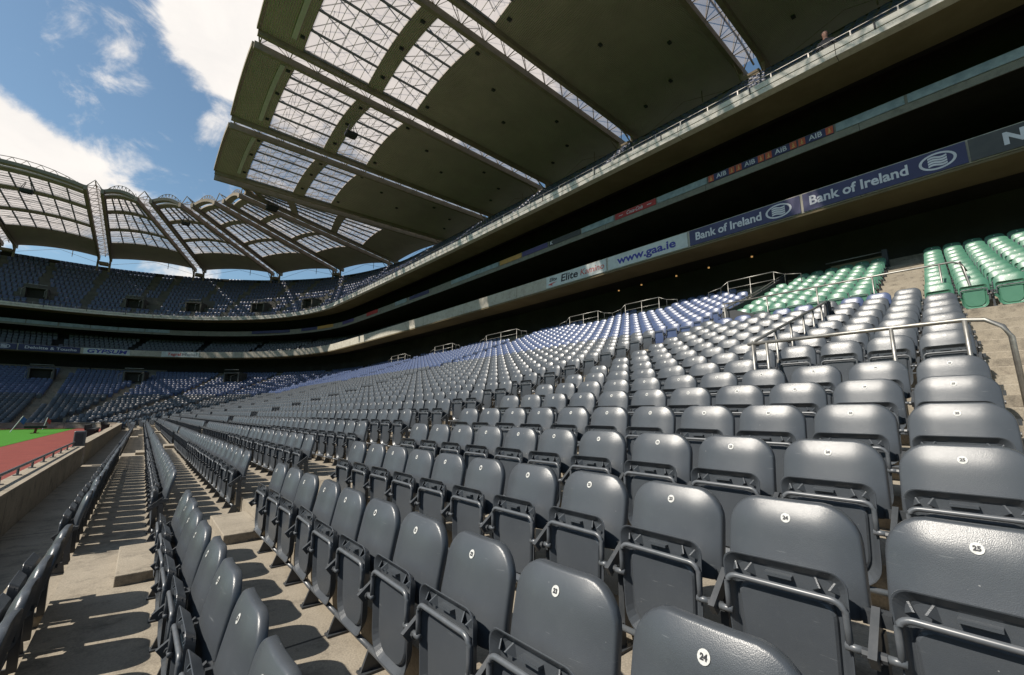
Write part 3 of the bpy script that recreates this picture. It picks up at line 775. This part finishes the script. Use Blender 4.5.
NEAR_SEG = [(-.012, .09, 'sheet'), (.09, .262, 'sky'), (.262, .305, 'sheet'), (.305, .415, 'sky'), (.415, 1.22, 'sheet')]
FAR_SEG = [(0, .03, 'sheet'), (.046, .085, 'sheet'), (.085, .225, 'sky'), (.225, .265, 'sheet'), (.265, .47, 'sky'), (.47, .51, 'sheet'), (.51, .70, 'sky'), (.70, 1.0, 'sheet')]
for i in range(len(PAIRS)-1):
    if i == NEARN-1: seg = FAR_SEG
    else: seg = NEAR_SEG if i < NEARN-1 else FAR_SEG
    bay(PAIRS[i], PAIRS[i+1], seg, .50 if i < NEARN-1 else .40, i < NEARN-1)
for i, (L, R) in enumerate(PAIRS):
    near = i < NEARN
    tm = MB(); NS = 14; zt_, zb_ = ZL, ZR
    o_ = off(L, R, GAP-.14)
    def Q(t, s, dz): 
        p = lerp(L, R, t); return Vector((p[0]+o_.x*s, p[1]+o_.y*s, ZL+(ZR-ZL)*t+dz))
    for s in (-1, 1): tm.beam(Q(-.012, s, .02), Q(1.20 if near and i < NEARN-1 else 1.02, s, .02), .27, .50)
    g = tm.build('roof_girder', 'girder', roof)
    sg = MB()
    for k in range(6): sg.quad(Q(k/6*.98, -1, .31), Q(k/6*.98, 1, .31), Q((k+1)/6*.98, 1, .31), Q((k+1)/6*.98, -1, .31))
    sg.build('slot_glazing', 'glass', g)
    lm = MB()
    lm.tube([Q(0, 0, 1.05), Q(.9, 0, .85), Q(1.0, 0, .3)], .06, 5)
    for k in range(NS):
        t0, t1 = k/NS, (k+1)/NS; tm_ = (t0+t1)/2; h = 1.05-.2*tm_
        for s in (-1, 1):
            lm.tube([Q(t0, s, .25), Q(tm_, 0, h)], .034, 4); lm.tube([Q(tm_, 0, h), Q(t1, s, .25)], .034, 4)
        lm.tube([Q(t0, -1, .22), Q(t0, 1, .22)], .035, 4); lm.tube([Q(t0, -1, .22), Q(t1, 1, .22)], .026, 4)
    lm.tube([Q(0, -1, .25), Q(-.01, 0, 1.1), Q(0, 1, .25)], .05, 5)
    lm.build('girder_lacing', 'girder', g)
    cm = MB()
    for s in (-1, 1):
        a = Q(.985, s, -.2); cm.beam((a.x, a.y, 20.6), a, .24, .24)
        cm.tube([Q(.93, s, -.25), (a.x, a.y, 21.6)], .05, 5)
    cm.box((Q(.99, 0, 0).x, Q(.99, 0, 0).y, 21.75), (1.0, 1.0, .4))
    cm.build('roof_column', 'girder', roof)

# loudspeaker clusters slung under the roof
def speaker(x, y, z, s, label):
    t = thing('hanging_loudspeaker', label, 'loudspeaker', (x, y, z), 'loudspeakers under the roof')
    mb = MB(); mb.add([(-s, -s*.7, 0), (s, -s*.7, 0), (s, s*.7, 0), (-s, s*.7, 0), (-s*1.25, -s*.9, s*.9), (s*1.25, -s*.9, s*.9), (s*1.25, s*.9, s*.9), (-s*1.25, s*.9, s*.9)],
                      ((3, 2, 1, 0), (4, 5, 6, 7), (0, 1, 5, 4), (1, 2, 6, 5), (2, 3, 7, 6), (3, 0, 4, 7)))
    o = mb.build('cabinet', 'black', t); md = o.modifiers.new('soft_edges', 'BEVEL'); md.width = .05
    mb = MB()
    for a in (-1, 1):
        for b in (-1, 1): mb.tube([(a*s, b*s*.7, s*.9), (a*s*.4, b*s*.3, s*.9+.8)], .03, 5)
    mb.build('hanger', 'dark_metal', t)
    mb = MB()
    for yy in (-.35, .35): mb.tube([(-s*1.14, yy*s, s*.42), (-s*1.2, yy*s, s*.42)], s*.28, 12)
    mb.build('driver', 'dark_metal', t)
speaker(10.6, 33.0, 22.3, .40, 'black loudspeaker slung between two skylights of the straight roof')
speaker(-11.6, 63.6, 22.2, .40, 'black loudspeaker under the far roof above the end terrace')
speaker(1.5, 62.6, 22.2, .36, 'black loudspeaker under the lip where the far roof starts to curve')
speaker(8.6, 51.8, 22.3, .50, 'black loudspeaker just past the last straight girder pair')

# ------------------------------------------------------------------ rails, barriers and vomitory walls of the lower tier
def rail(name, label, pts, posts, r=.021, panel=None, group='steel guard rails on the terrace', low=None):
    t = thing(name, label, 'guard rail', (0, 0, 0), group)
    mb = MB(); mb.tube(pts, r, 10); mb.build('handrail', 'galv', t, True)
    for a, b in posts:
        mb = MB(); mb.tube([a, b], r*.85, 8); bb = Vector(a); tt = Vector(b)
        mb.tube([bb, bb+(tt-bb)*.55], r*1.35, 8); mb.build('post', 'galv', t, True)
    if low:
        mb = MB()
        for q in low: mb.tube(q, r*.7, 6)
        mb.build('lower_rail', 'galv', t, True)
    return t
z6 = FZ(6)
y_r = [2.16, 1.55, .74, .26]
rail('guard_rail', 'long galvanised rail across the gap in the seat rows',
     [(5.82, 2.20, .855), (5.83, .9, .86), (5.84, .28, .86), (5.83, .14, .84), (5.80, .04, .76), (5.79, .0, .66), (5.79, -.01, z6)],
     [((5.82, y, z6), (5.82, y, .855)) for y in (2.14, 1.98, .80, .27)])
zs = lambda X: FZ((X-1.087)/.7927)
sx = [5.95, 6.9, 7.7, 8.5, 9.2, 9.9, 10.4]
yy = lambda X: 2.17+(X-5.9)*.042
rail('sloping_rail', 'dark sloping handrail climbing between grey seats with a black end plate', [(X, yy(X), .90+(X-5.95)*.296) for X in sx], [((X, yy(X), zs(X)), (X, yy(X), .90+(X-5.95)*.296)) for X in sx])
mb = MB(); mb.add([(10.15, 2.345, 1.55), (10.75, 2.36, 1.65), (10.75, 2.36, 2.28), (10.35, 2.35, 2.24), (10.15, 2.385, 1.55), (10.75, 2.40, 1.65), (10.75, 2.40, 2.28), (10.35, 2.39, 2.24)],
                  ((0, 1, 2, 3), (7, 6, 5, 4), (0, 4, 5, 1), (1, 5, 6, 2), (2, 6, 7, 3), (3, 7, 4, 0)))
tag(mb.build('end_plate', 'panel'), 'black plate at the upper end of the sloping handrail', 'plate')
z15 = FZ(15)
rail('guard_rail', 'long pale rail on dark posts across the gangway below the green seats',
     [(12.85, 5.45, 3.17), (12.85, 1.5, 3.17), (12.85, .62, 3.16), (12.9, .50, 3.10), (13.0, .44, 2.95)],
     [((12.85, y, z15), (12.85, y, 3.17)) for y in (5.40, 4.25, 3.08, 1.96, .82)])
o = rail('corner_post', 'thick leaning steel post where the gangway rail bends down', [(12.75, .50, 3.10), (12.3, .50, 2.98), (12.18, .46, 2.86), (12.15, .40, 2.45), (12.15, .38, FZ(14))], [])
mb = MB(); mb.add([(13.0, 4.35, z15), (13.0, 5.47, z15), (13.0, 5.47, 3.10), (13.0, 4.35, 2.62), (13.09, 4.35, z15), (13.09, 5.47, z15), (13.09, 5.47, 3.10), (13.09, 4.35, 2.62)],
                  ((0, 1, 2, 3), (7, 6, 5, 4), (0, 4, 5, 1), (1, 5, 6, 2), (2, 6, 7, 3), (3, 7, 4, 0)))
tag(mb.build('vomitory_wall', 'panel'), 'dark wall panel under the end of the gangway rail', 'wall')
mb = MB()
xs = [13.1, 15.0, 17.0, 19.0, 20.4]
lo = [(X, 5.50+(X-13.1)*.052, zs(X)-.3) for X in xs]; hi = [(X, 5.50+(X-13.1)*.052, zs(X)+.80) for X in xs]
for i in range(4):
    a, b, c, d = lo[i], lo[i+1], hi[i+1], hi[i]; w = .10
    s2 = lambda p: (p[0], p[1]+w, p[2])
    mb.quad(a, b, c, d); mb.quad(s2(d), s2(c), s2(b), s2(a)); mb.quad(d, c, s2(c), s2(d))
mb.quad(lo[0], hi[0], s2(hi[0]), s2(lo[0]))
tag(mb.build('parapet_wall', 'panel'), 'dark sloping parapet between the green block and the blue seats', 'wall')
rail('sloping_rail', 'thin pale rail on top of the dark sloping parapet', [(p[0], p[1]+.05, p[2]+.10) for p in hi], [((p[0], p[1]+.05, p[2]), (p[0], p[1]+.05, p[2]+.10)) for p in hi], r=.02)
z25 = FZ(25)
BARS = [(5.85, 7.65), (10.95, 12.9), (14.7, 16.8), (21.6, 25.0), (29.6, 32.4), (38.0, 41.0)]
zb = FZ(23); XB = 18.72
for i, (y0, y1) in enumerate(BARS):
    rail('barrier_rail', 'steel barrier round a stair opening in the top seat rows, %s beyond the dark parapet' % ordn(i+1), [(XB, y0, zb+1.02), (XB, y1, zb+1.02)], [((XB, y, zb), (XB, y, zb+1.02)) for y in (y0, (y0+y1)/2, y1)],
         group='barriers at the top of the terrace', low=[[(XB, y0, zb+.7), (XB, y1, zb+.7)]]+[q for y, k in ((y0, -1), (y1, 1)) for q in ([(XB, y, zb+1.02), (XB+.1, y+k*.35, zb+.85), (XB+.1, y+k*.35, zb)], [(XB+.1, y+k*.35, zb+.85), (XB+.1, y+k*.9, zb+.75), (XB+.1, y+k*.9, zb)])])
t = thing('stair_wall', 'brown concrete wall with a top rail and dark post at the head of the steps', 'wall', (0, 0, 0))
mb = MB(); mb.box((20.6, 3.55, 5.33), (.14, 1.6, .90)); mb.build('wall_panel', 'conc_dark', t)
mb = MB(); mb.tube([(20.5, 4.5, 5.92), (20.5, 2.72, 5.92)], .024, 8); mb.build('handrail', 'galv', t, True)
mb = MB(); mb.box((20.5, 2.66, 5.38), (.16, .16, 1.2)); mb.build('end_post', 'panel', t)

# ------------------------------------------------------------------ tunnel mouths in the end terraces
def tunnel(u, p, d, z, w, h, label, grp):
    x, y, a, b = p.fr(u); t = thing('tunnel_mouth', label, 'tunnel entrance', (x+a*d, y+b*d, z), grp); t.rotation_euler.z = math.atan2(b, a)
    mb = MB(); mb.box((.6, -w/2, h/2), (1.6, .18, h)); mb.box((.6, w/2, h/2), (1.6, .18, h)); mb.box((.6, 0, h+.07), (1.6, w+.18, .14)); mb.build('surround', 'tread_grey', t)
    mb = MB(); mb.box((.85, 0, h/2), (.9, w-.2, h-.02)); mb.build('opening', 'interior', t)  # solid near-black block, the tunnel's shade put into its colour
    mb = MB()
    for s in (-1, 1):
        mb.tube([(-1.6, s*w*.52, .0), (-1.6, s*w*.52, .75), (.0, s*w*.52, 1.3)], .03, 5)
    mb.tube([(-.2, -w/2, h+.5), (-.2, w/2, h+.5)], .03, 5); mb.build('handrail', 'galv', t)
for u, nm in zip(UVOM, ('over the grey-blue boards of the end', 'over the white lettered board', 'second along from the white lettered board', 'where the top deck starts to bend', 'nearest the straight side')):
    tunnel(u, PT, UP_D0+UP_T*2, UP_Z0+UP_R*2, 1.9, 1.25, 'square tunnel mouth among the top deck seats, '+nm.replace('nearest', 'last towards'), 'tunnel mouths of the top deck')
for u, nm in ((PT.near(-12.7, 78), 'under the navy lettered board'), (PT.near(-3.0, 78), 'under the white lettered board'), (PT.near(9.0, 72), 'at the bend of the terrace')):
    tunnel(u, PL, 17.5, FZ(21), 2.0, 1.2, 'dark tunnel mouth high in the lower terrace '+nm, 'tunnel mouths of the lower terrace')

# ------------------------------------------------------------------ advertising boards
def place(o, u, d, z):
    x, y, a, b = PT.fr(u); p = Vector((x+a*d, y+b*d, z))
    o.matrix_world = Matrix(((b, 0, -a, p.x), (-a, 0, -b, p.y), (0, 1, 0, p.z), (0, 0, 0, 1)))
def board(u0, u1, d, z0, z1, m, label, texts=(), extra=None):
    """board from u0 (reads first) to u1; texts: (string, x0, x1 in 0..1, size, material, shear, bold, dy)"""
    um = (u0+u1)/2; inarc = PT.Y1 < um < PT.Y1+PT.L; w = abs(u0-u1)*((RC+d)/26.9 if inarc else 1); h = z1-z0
    mb = MB(); mb.box((0, 0, -.02), (w-.004, h, .04)); o = mb.build('advertising_board', m)
    tag(o, label, 'advertising board', 'boards along the deck fronts'); place(o, um, d-.045-(w*w/(8*(RC+d))*1.02 if inarc else 0), (z0+z1)/2)
    for s, x0, x1, size, tm, sh, bo, dy in texts:
        me = text_mesh(s, size*h, 'lettering', (tm,), sh, bo*h, .002, width=abs(x1-x0)*w)
        c = link('lettering', me, o); c.location = ((x0+x1)/2*w-w/2, dy*h, .004)
    if extra: extra(o, w, h)
    return o
def oval_emblem(cx, rx, ry):
    def fn(o, w, h):
        mb = MB(); n = 28; c = cx*w-w/2
        for r0, r1 in ((1.0, .84),):
            vs = [(c+rx*w*r*math.cos(a), ry*h*(r if r == 1 else .80)*math.sin(a), .006) for r in (r0, r1) for a in [2*math.pi*i/n for i in range(n)]]
            mb.add(vs, [(i, (i+1) % n, n+(i+1) % n, n+i) for i in range(n)])
        for j in range(4):   # wavy bars
            yy = (.30-.2*j)*ry*h*1.5; pts = [(c+(-.5+i/8)*rx*w*1.0, yy+.10*ry*h*math.sin(i/8*2*math.pi)) for i in range(9)]
            t_ = .085*ry*h*1.3
            mb.add([(x, y+t_*s, .006) for s in (-1, 1) for x, y in pts], [(i, i+1, 9+i+1, 9+i) for i in range(8)])
        mb.build('emblem', 'letter_white', o)
    return fn
dB, zB0, zB1 = dX(18.23), 7.43, 8.13
board(17.7, 13.23, dB, zB0, zB1, 'white_board', 'white board with black and red coffee lettering on the middle deck',
      [('Elite', .06, .20, .42, 'ink', .25, .01, .16), ('Elite', .27, .56, .86, 'ink', .12, .02, .02), ('Kamino', .60, .97, .72, 'letter_red', .2, .0, .0)],
      lambda o, w, h: (lambda mb: (mb.add([(-.47*w, -.22*h, .005), (-.38*w, -.36*h, .005), (-.39*w, -.22*h, .005), (-.30*w, -.10*h, .005), (-.40*w, -.12*h, .005)], ((0, 1, 2), (0, 2, 3, 4))), mb.build('emblem', 'letter_red', o)))(MB()))
board(13.2, 8.78, dB, zB0, zB1, 'white_board', 'white board with a blue web address on the middle deck', [('www.gaa.ie', .13, .87, .80, 'letter_blue', 0, .022, .02)])
board(8.77, 4.40, dB, zB0, zB1, 'navy_board', 'navy bank board with an oval emblem beside the white web address board', [('Bank of Ireland', .065, .69, .70, 'letter_white', 0, .018, 0)], oval_emblem(.83, .105, .40))
board(4.40, .10, dB, zB0, zB1, 'navy_board', 'navy bank board with an oval emblem beside the charcoal board', [('Bank of Ireland', .05, .69, .70, 'letter_white', 0, .018, 0)], oval_emblem(.85, .10, .40))
board(.10, -4.2, dB, zB0, zB1, 'charcoal_board', 'charcoal board with one pale capital letter beside the navy bank boards', [('N', .16, .26, .72, 'letter_white', 0, .03, 0)])
dA, zA0, zA1 = dX(19.9), 11.00, 11.34
def squares(o, w, h):
    for x in (-.385, .385):
        mb = MB(); mg = MB()
        mb.box((x*w, 0, .004), (.20*w, h*.92, .012))
        mg.add([(x*w-.045*w, -.30*h, .0125), (x*w+.045*w, -.30*h, .0125), (x*w+.045*w, -.22*h, .0125), (x*w+.012*w, -.22*h, .0125), (x*w+.012*w, -.08*h, .0125), (x*w+.035*w, -.08*h, .0125), (x*w+.035*w, .0, .0125), (x*w+.012*w, .0, .0125),
                (x*w+.012*w, .30*h, .0125), (x*w-.012*w, .30*h, .0125), (x*w-.012*w, .0, .0125), (x*w-.035*w, .0, .0125), (x*w-.035*w, -.08*h, .0125), (x*w-.012*w, -.08*h, .0125), (x*w-.012*w, -.22*h, .0125), (x*w-.045*w, -.22*h, .0125)], (tuple(range(16)),))
        e = mb.build('emblem', 'orange_red', o); mg.build('emblem_motif', 'letter_gold', e)
ub = [8.41, 7.15, 5.92, 4.68, 3.43]
for i in range(4):
    board(ub[i], ub[i+1], dA, zA0, zA1, 'navy_board', 'dark bank board with orange squares, %s along from the pale blue panel' % ordn(i+1), [('AIB', .315, .685, .92, 'letter_white', 0, .01, 0)], squares)
board(3.40, 1.35, dA, zA0, zA1, 'pale_blue_board', 'pale blue board after the row of orange squared boards', [])
board(1.32, -1.9, dA, zA0, zA1, 'pale_blue_board', 'long pale blue board at the cut-off end of the box deck')
board(11.1, 8.44, dA, zA0, zA1, 'pale_blue_board', 'pale blue board between the red cola board and the dark bank boards', [])
board(13.75, 11.14, dA, zA0, zA1, 'red_board', 'red cola board with white script on the box deck', [('Coca-Cola', .30, .70, .85, 'letter_white', .45, .01, 0), ('~', .10, .2, .7, 'letter_white', 0, .02, 0), ('~', .8, .9, .7, 'letter_white', 0, .02, 0)])
board(16.2, 13.8, dA, zA0, zA1, 'pale_blue_board', 'grey-green board beside the red cola board', [])
board(19.0, 16.25, dA, zA0, zA1, 'charcoal_board', 'charcoal board with a pale mark between purple and grey-green boards', [('K', .06, .14, .9, 'letter_white', 0, .03, 0)])
board(21.55, 19.05, dA, zA0, zA1, 'purple_board', 'purple board beside the amber board', [])
board(24.0, 21.6, dA, zA0, zA1, 'amber_board', 'amber board on the straight box deck')
board(30.5, 24.1, dA, zA0, zA1, 'pale_blue_board', 'pale grey-blue board beyond the amber board')
board(37.6, 34.0, dA, zA0, zA1, 'navy_board', 'long dark board beyond the pale grey-blue one', [])
for u0, u1, c, lab, tx in ((69.0, 63.2, 'navy_board', 'long dark blue board on the bend of the box deck', []), (61.2, 58.4, 'navy_board', 'short navy board before the yellow board on the bend', []),
        (58.2, 55.1, 'amber_board', 'yellow board on the bend of the box deck', []), (53.0, 50.2, 'purple_board', 'purple blue board after the yellow board on the bend', []), (47.2, 44.4, 'red_board', 'small red board where the straight box deck ends', []), (40.5, 38.1, 'pale_blue_board', 'short pale board after the small red board', [])):
    board(u0, u1, dA, zA0-.03, zA1+.02, c, lab, tx)
# end of the ground
z0, z1 = 7.41, 8.13
board(92.75, 87.5, dB, z0, z1, 'navy_board', 'navy board with white lettering at the end of the ground', [('Deloitte & Touche', .10, .94, .66, 'letter_white', 0, .012, 0)])
board(87.2, 82.65, dB, z0, z1+.02, 'white_board', 'white board with bold blue capitals at the end of the ground', [('GYPSUM', .08, .94, .92, 'letter_blue', .15, .03, 0)])
board(82.5, 79.4, dB, z0, z1-.02, 'conc_face', 'blank stone grey board beside the bold blue capitals', [])
board(79.2, 74.7, dB, z0, z1, 'white_board', 'white board with red and grey lettering on the bend', [('Tegral', .16, .52, .75, 'letter_red', .1, .02, 0), ('Metal', .53, .95, .75, 'letter_grey', .1, .02, 0)])
board(98.6, 92.9, dB, z0, z1, 'navy_board', 'navy bank board with an oval emblem at the end of the ground', [], oval_emblem(.82, .09, .36))
ue_ = [95.4, 92.85, 90.05, 87.3, 84.7, 82.0, 79.3]
for i in range(6):
    board(ue_[i]-.05, ue_[i+1]+.05, dA, zA0-.04, zA1+.04, 'pale_blue_board', 'pale blue board on the end box deck, %s in the row counted towards the bend' % ordn(i+1))

# ------------------------------------------------------------------ small things round the pitch
def pole_flag(x, y, h, lean, col, label):
    t = thing('corner_flag', label, 'flag', (x, y, ZP), 'flags on the pitch')
    mb = MB(); mb.tube([(0, 0, 0), (lean, 0, h)], .03, 6); mb.build('pole', 'letter_white', t)
    mb = MB(); N = 5
    top = [(lean*.98+.06*i, .02*math.sin(i*1.7), h*.98-.06*i) for i in range(N)]; bot = [(lean*.66+.065*i, .02*math.sin(i*1.7+.5), h*.66-.06*i+.03*math.sin(i)) for i in range(N)]
    mb.add(top+bot, [(i, i+1, N+i+1, N+i) for i in range(N-1)]); o = mb.build('cloth', col, t); o.modifiers.new('thick', 'SOLIDIFY').thickness = .01
pole_flag(-7.1, 47.5, 1.15, .50, 'flag_blue', 'blue flag on a leaning white pole near the touchline')
pole_flag(-6.1, 52.5, 1.0, .18, 'flag_red', 'red flag on a white pole near the touchline')
t = thing('pitch_bench', 'dark flat-topped stand on one leg by the edge of the grass', 'stand', (-5.45, 44.0, ZP))
mb = MB(); mb.box((0, 0, .42), (1.05, .35, .16)); mb.build('top', 'black', t)
mb = MB(); mb.beam((0, 0, 0), (.05, 0, .36), .14, .12); mb.box((0, 0, .02), (.4, .3, .04)); mb.build('leg', 'brick_red', t)
t = thing('grey_cabinet', 'grey steel cabinet standing at the break in the pitch wall', 'cabinet', (-1.36, 18.72, -1.05))
mb = MB(); mb.box((0, 0, .24), (.26, .26, .50)); o = mb.build('casing', 'tube', t); md = o.modifiers.new('soft_edges', 'BEVEL'); md.width = .02
mb = MB(); mb.box((-.0, -.135, .25), (.17, .012, .34)); mb.build('door', 'dark_metal', t)
def dugout(y, L, label):
    t = thing('dark_bench', label, 'bench', (-1.75, y, ZP), 'benches beside the pitch wall')
    mb = MB(); mb.box((0, 0, .62), (.34, L, .08)); mb.box((-.16, 0, .74), (.06, L, .2)); mb.build('seat', 'black', t)
    for s in (-1, 1):
        mb = MB(); mb.box((0, s*(L/2-.1), .29), (.3, .08, .58)); mb.build('leg', 'black', t)
dugout(29.5, 3.2, 'black bench beside the pitch wall just past the grey cabinet'); dugout(39.5, 2.4, 'black bench beside the pitch wall close to the corner')
t = thing('pitch_gate', 'dark double gate in the end wall behind the flags', 'gate', (-6.0, 57.9, ZP))
mb = MB(); mb.box((0, -.02, .4), (.95, .16, .8)); mb.build('gate_leaf', 'panel', t)
for s in (-1, 1):
    mb = MB(); mb.box((s*.58, -.05, .45), (.2, .3, .95)); mb.build('gate_post', 'conc', t)
# dim lamps under the middle deck
for i, y in enumerate((15.3, 13.7, 11.5, 9.7, 7.6)):
    t = thing('ceiling_lamp', 'dim amber lamp under the middle deck, %s of its row from the far end' % ordn(i+1), 'lamp', (21.6, y, 7.54), 'lamps under the middle deck')
    mb = MB(); mb.tube([(0, 0, -.18), (0, 0, -.12)], .05, 8); mb.build('bulb', 'lamp', t)
    mb = MB(); mb.tube([(0, 0, -.12), (0, 0, .06)], .03, 6); mb.build('lamp_holder', 'dark_metal', t)

# ------------------------------------------------------------------ spectator seated behind the top rail
def person(x, y, z, rz):
    t = thing('person', 'person in a dark jacket sitting behind the top deck rail', 'person', (x, y, z)); t.rotation_euler.z = rz
    # joints: local -X is the way the person faces
    J = dict(pel=((0, 0, .50), .14), belly=((.02, 0, .66), .135), chest=((.04, 0, .86), .15), neck=((.02, 0, 1.03), .058), head0=((.0, 0, 1.11), .075), head1=((-.01, 0, 1.20), .098), head2=((.0, 0, 1.28), .07))
    E = [('pel', 'belly'), ('belly', 'chest'), ('chest', 'neck'), ('neck', 'head0'), ('head0', 'head1'), ('head1', 'head2')]
    for s, q in ((-1, 'l'), (1, 'r')):
        J.update({q+'sh': ((.04, s*.19, .94), .07), q+'el': ((-.06, s*.25, .70), .048), q+'wr': ((-.28, s*.14, .64), .034), q+'ha': ((-.36, s*.11, .63), .03),
                  q+'hip': ((-.02, s*.10, .49), .10), q+'kn': ((-.43, s*.12, .50), .068), q+'an': ((-.42, s*.12, .10), .045), q+'to': ((-.58, s*.13, .045), .035)})
        E += [('chest', q+'sh'), (q+'sh', q+'el'), (q+'el', q+'wr'), (q+'wr', q+'ha'), ('pel', q+'hip'), (q+'hip', q+'kn'), (q+'kn', q+'an'), (q+'an', q+'to')]
    ks = list(J); me = bpy.data.meshes.new('body'); me.from_pydata([J[k][0] for k in ks], [(ks.index(a), ks.index(b)) for a, b in E], [])
    o = link('body', me, t); o.modifiers.new('skin', 'SKIN'); 
    for i, k in enumerate(ks): me.skin_vertices[0].data[i].radius = (J[k][1], J[k][1])
    me.skin_vertices[0].data[0].use_root = True
    o.modifiers.new('sub', 'SUBSURF').levels = 2; o.modifiers['sub'].render_levels = 2
    dg = bpy.context.evaluated_depsgraph_get(); dg.update(); me2 = bpy.data.meshes.new_from_object(o.evaluated_get(dg)); o.modifiers.clear(); o.data = me2
    me2.materials.clear(); me2.materials.append(M['cloth']); me2.materials.append(M['skin'])
    for p in me2.polygons:
        c = p.center; p.material_index = 1 if c.z > 1.02 or c.x < -.27 and .58 < c.z < .7 and abs(c.y) < .17 and c.x > -.42 and False else 0; p.use_smooth = True
    mb = MB(); n = 10
    for r in range(5):
        pass
    vs = [(.012+.106*math.cos(a)*math.cos(b)*(1 if math.cos(a) > -.2 else .85), .104*math.sin(a)*math.cos(b), 1.225+.095*math.sin(b)) for b in (-.35, .1, .5, .9, 1.3) for a in [2*math.pi*i/n for i in range(n)]]
    mb.add(vs, [(r*n+i, r*n+(i+1) % n, (r+1)*n+(i+1) % n, (r+1)*n+i) for r in range(4) for i in range(n)]+[tuple(4*n+i for i in range(n))]); mb.build('hair', 'hair', t, True)
    mb = MB()
    for s in (-1, 1): mb.tube([(-.098, s*.034, 1.205), (-.106, s*.034, 1.205)], .010, 6)
    mb.build('eyes', 'ink', t); return t
t_ = person(18.22, 3.10, UP_Z0+.0, 0.1); t_.scale = (1.14, 1.14, 1.2)
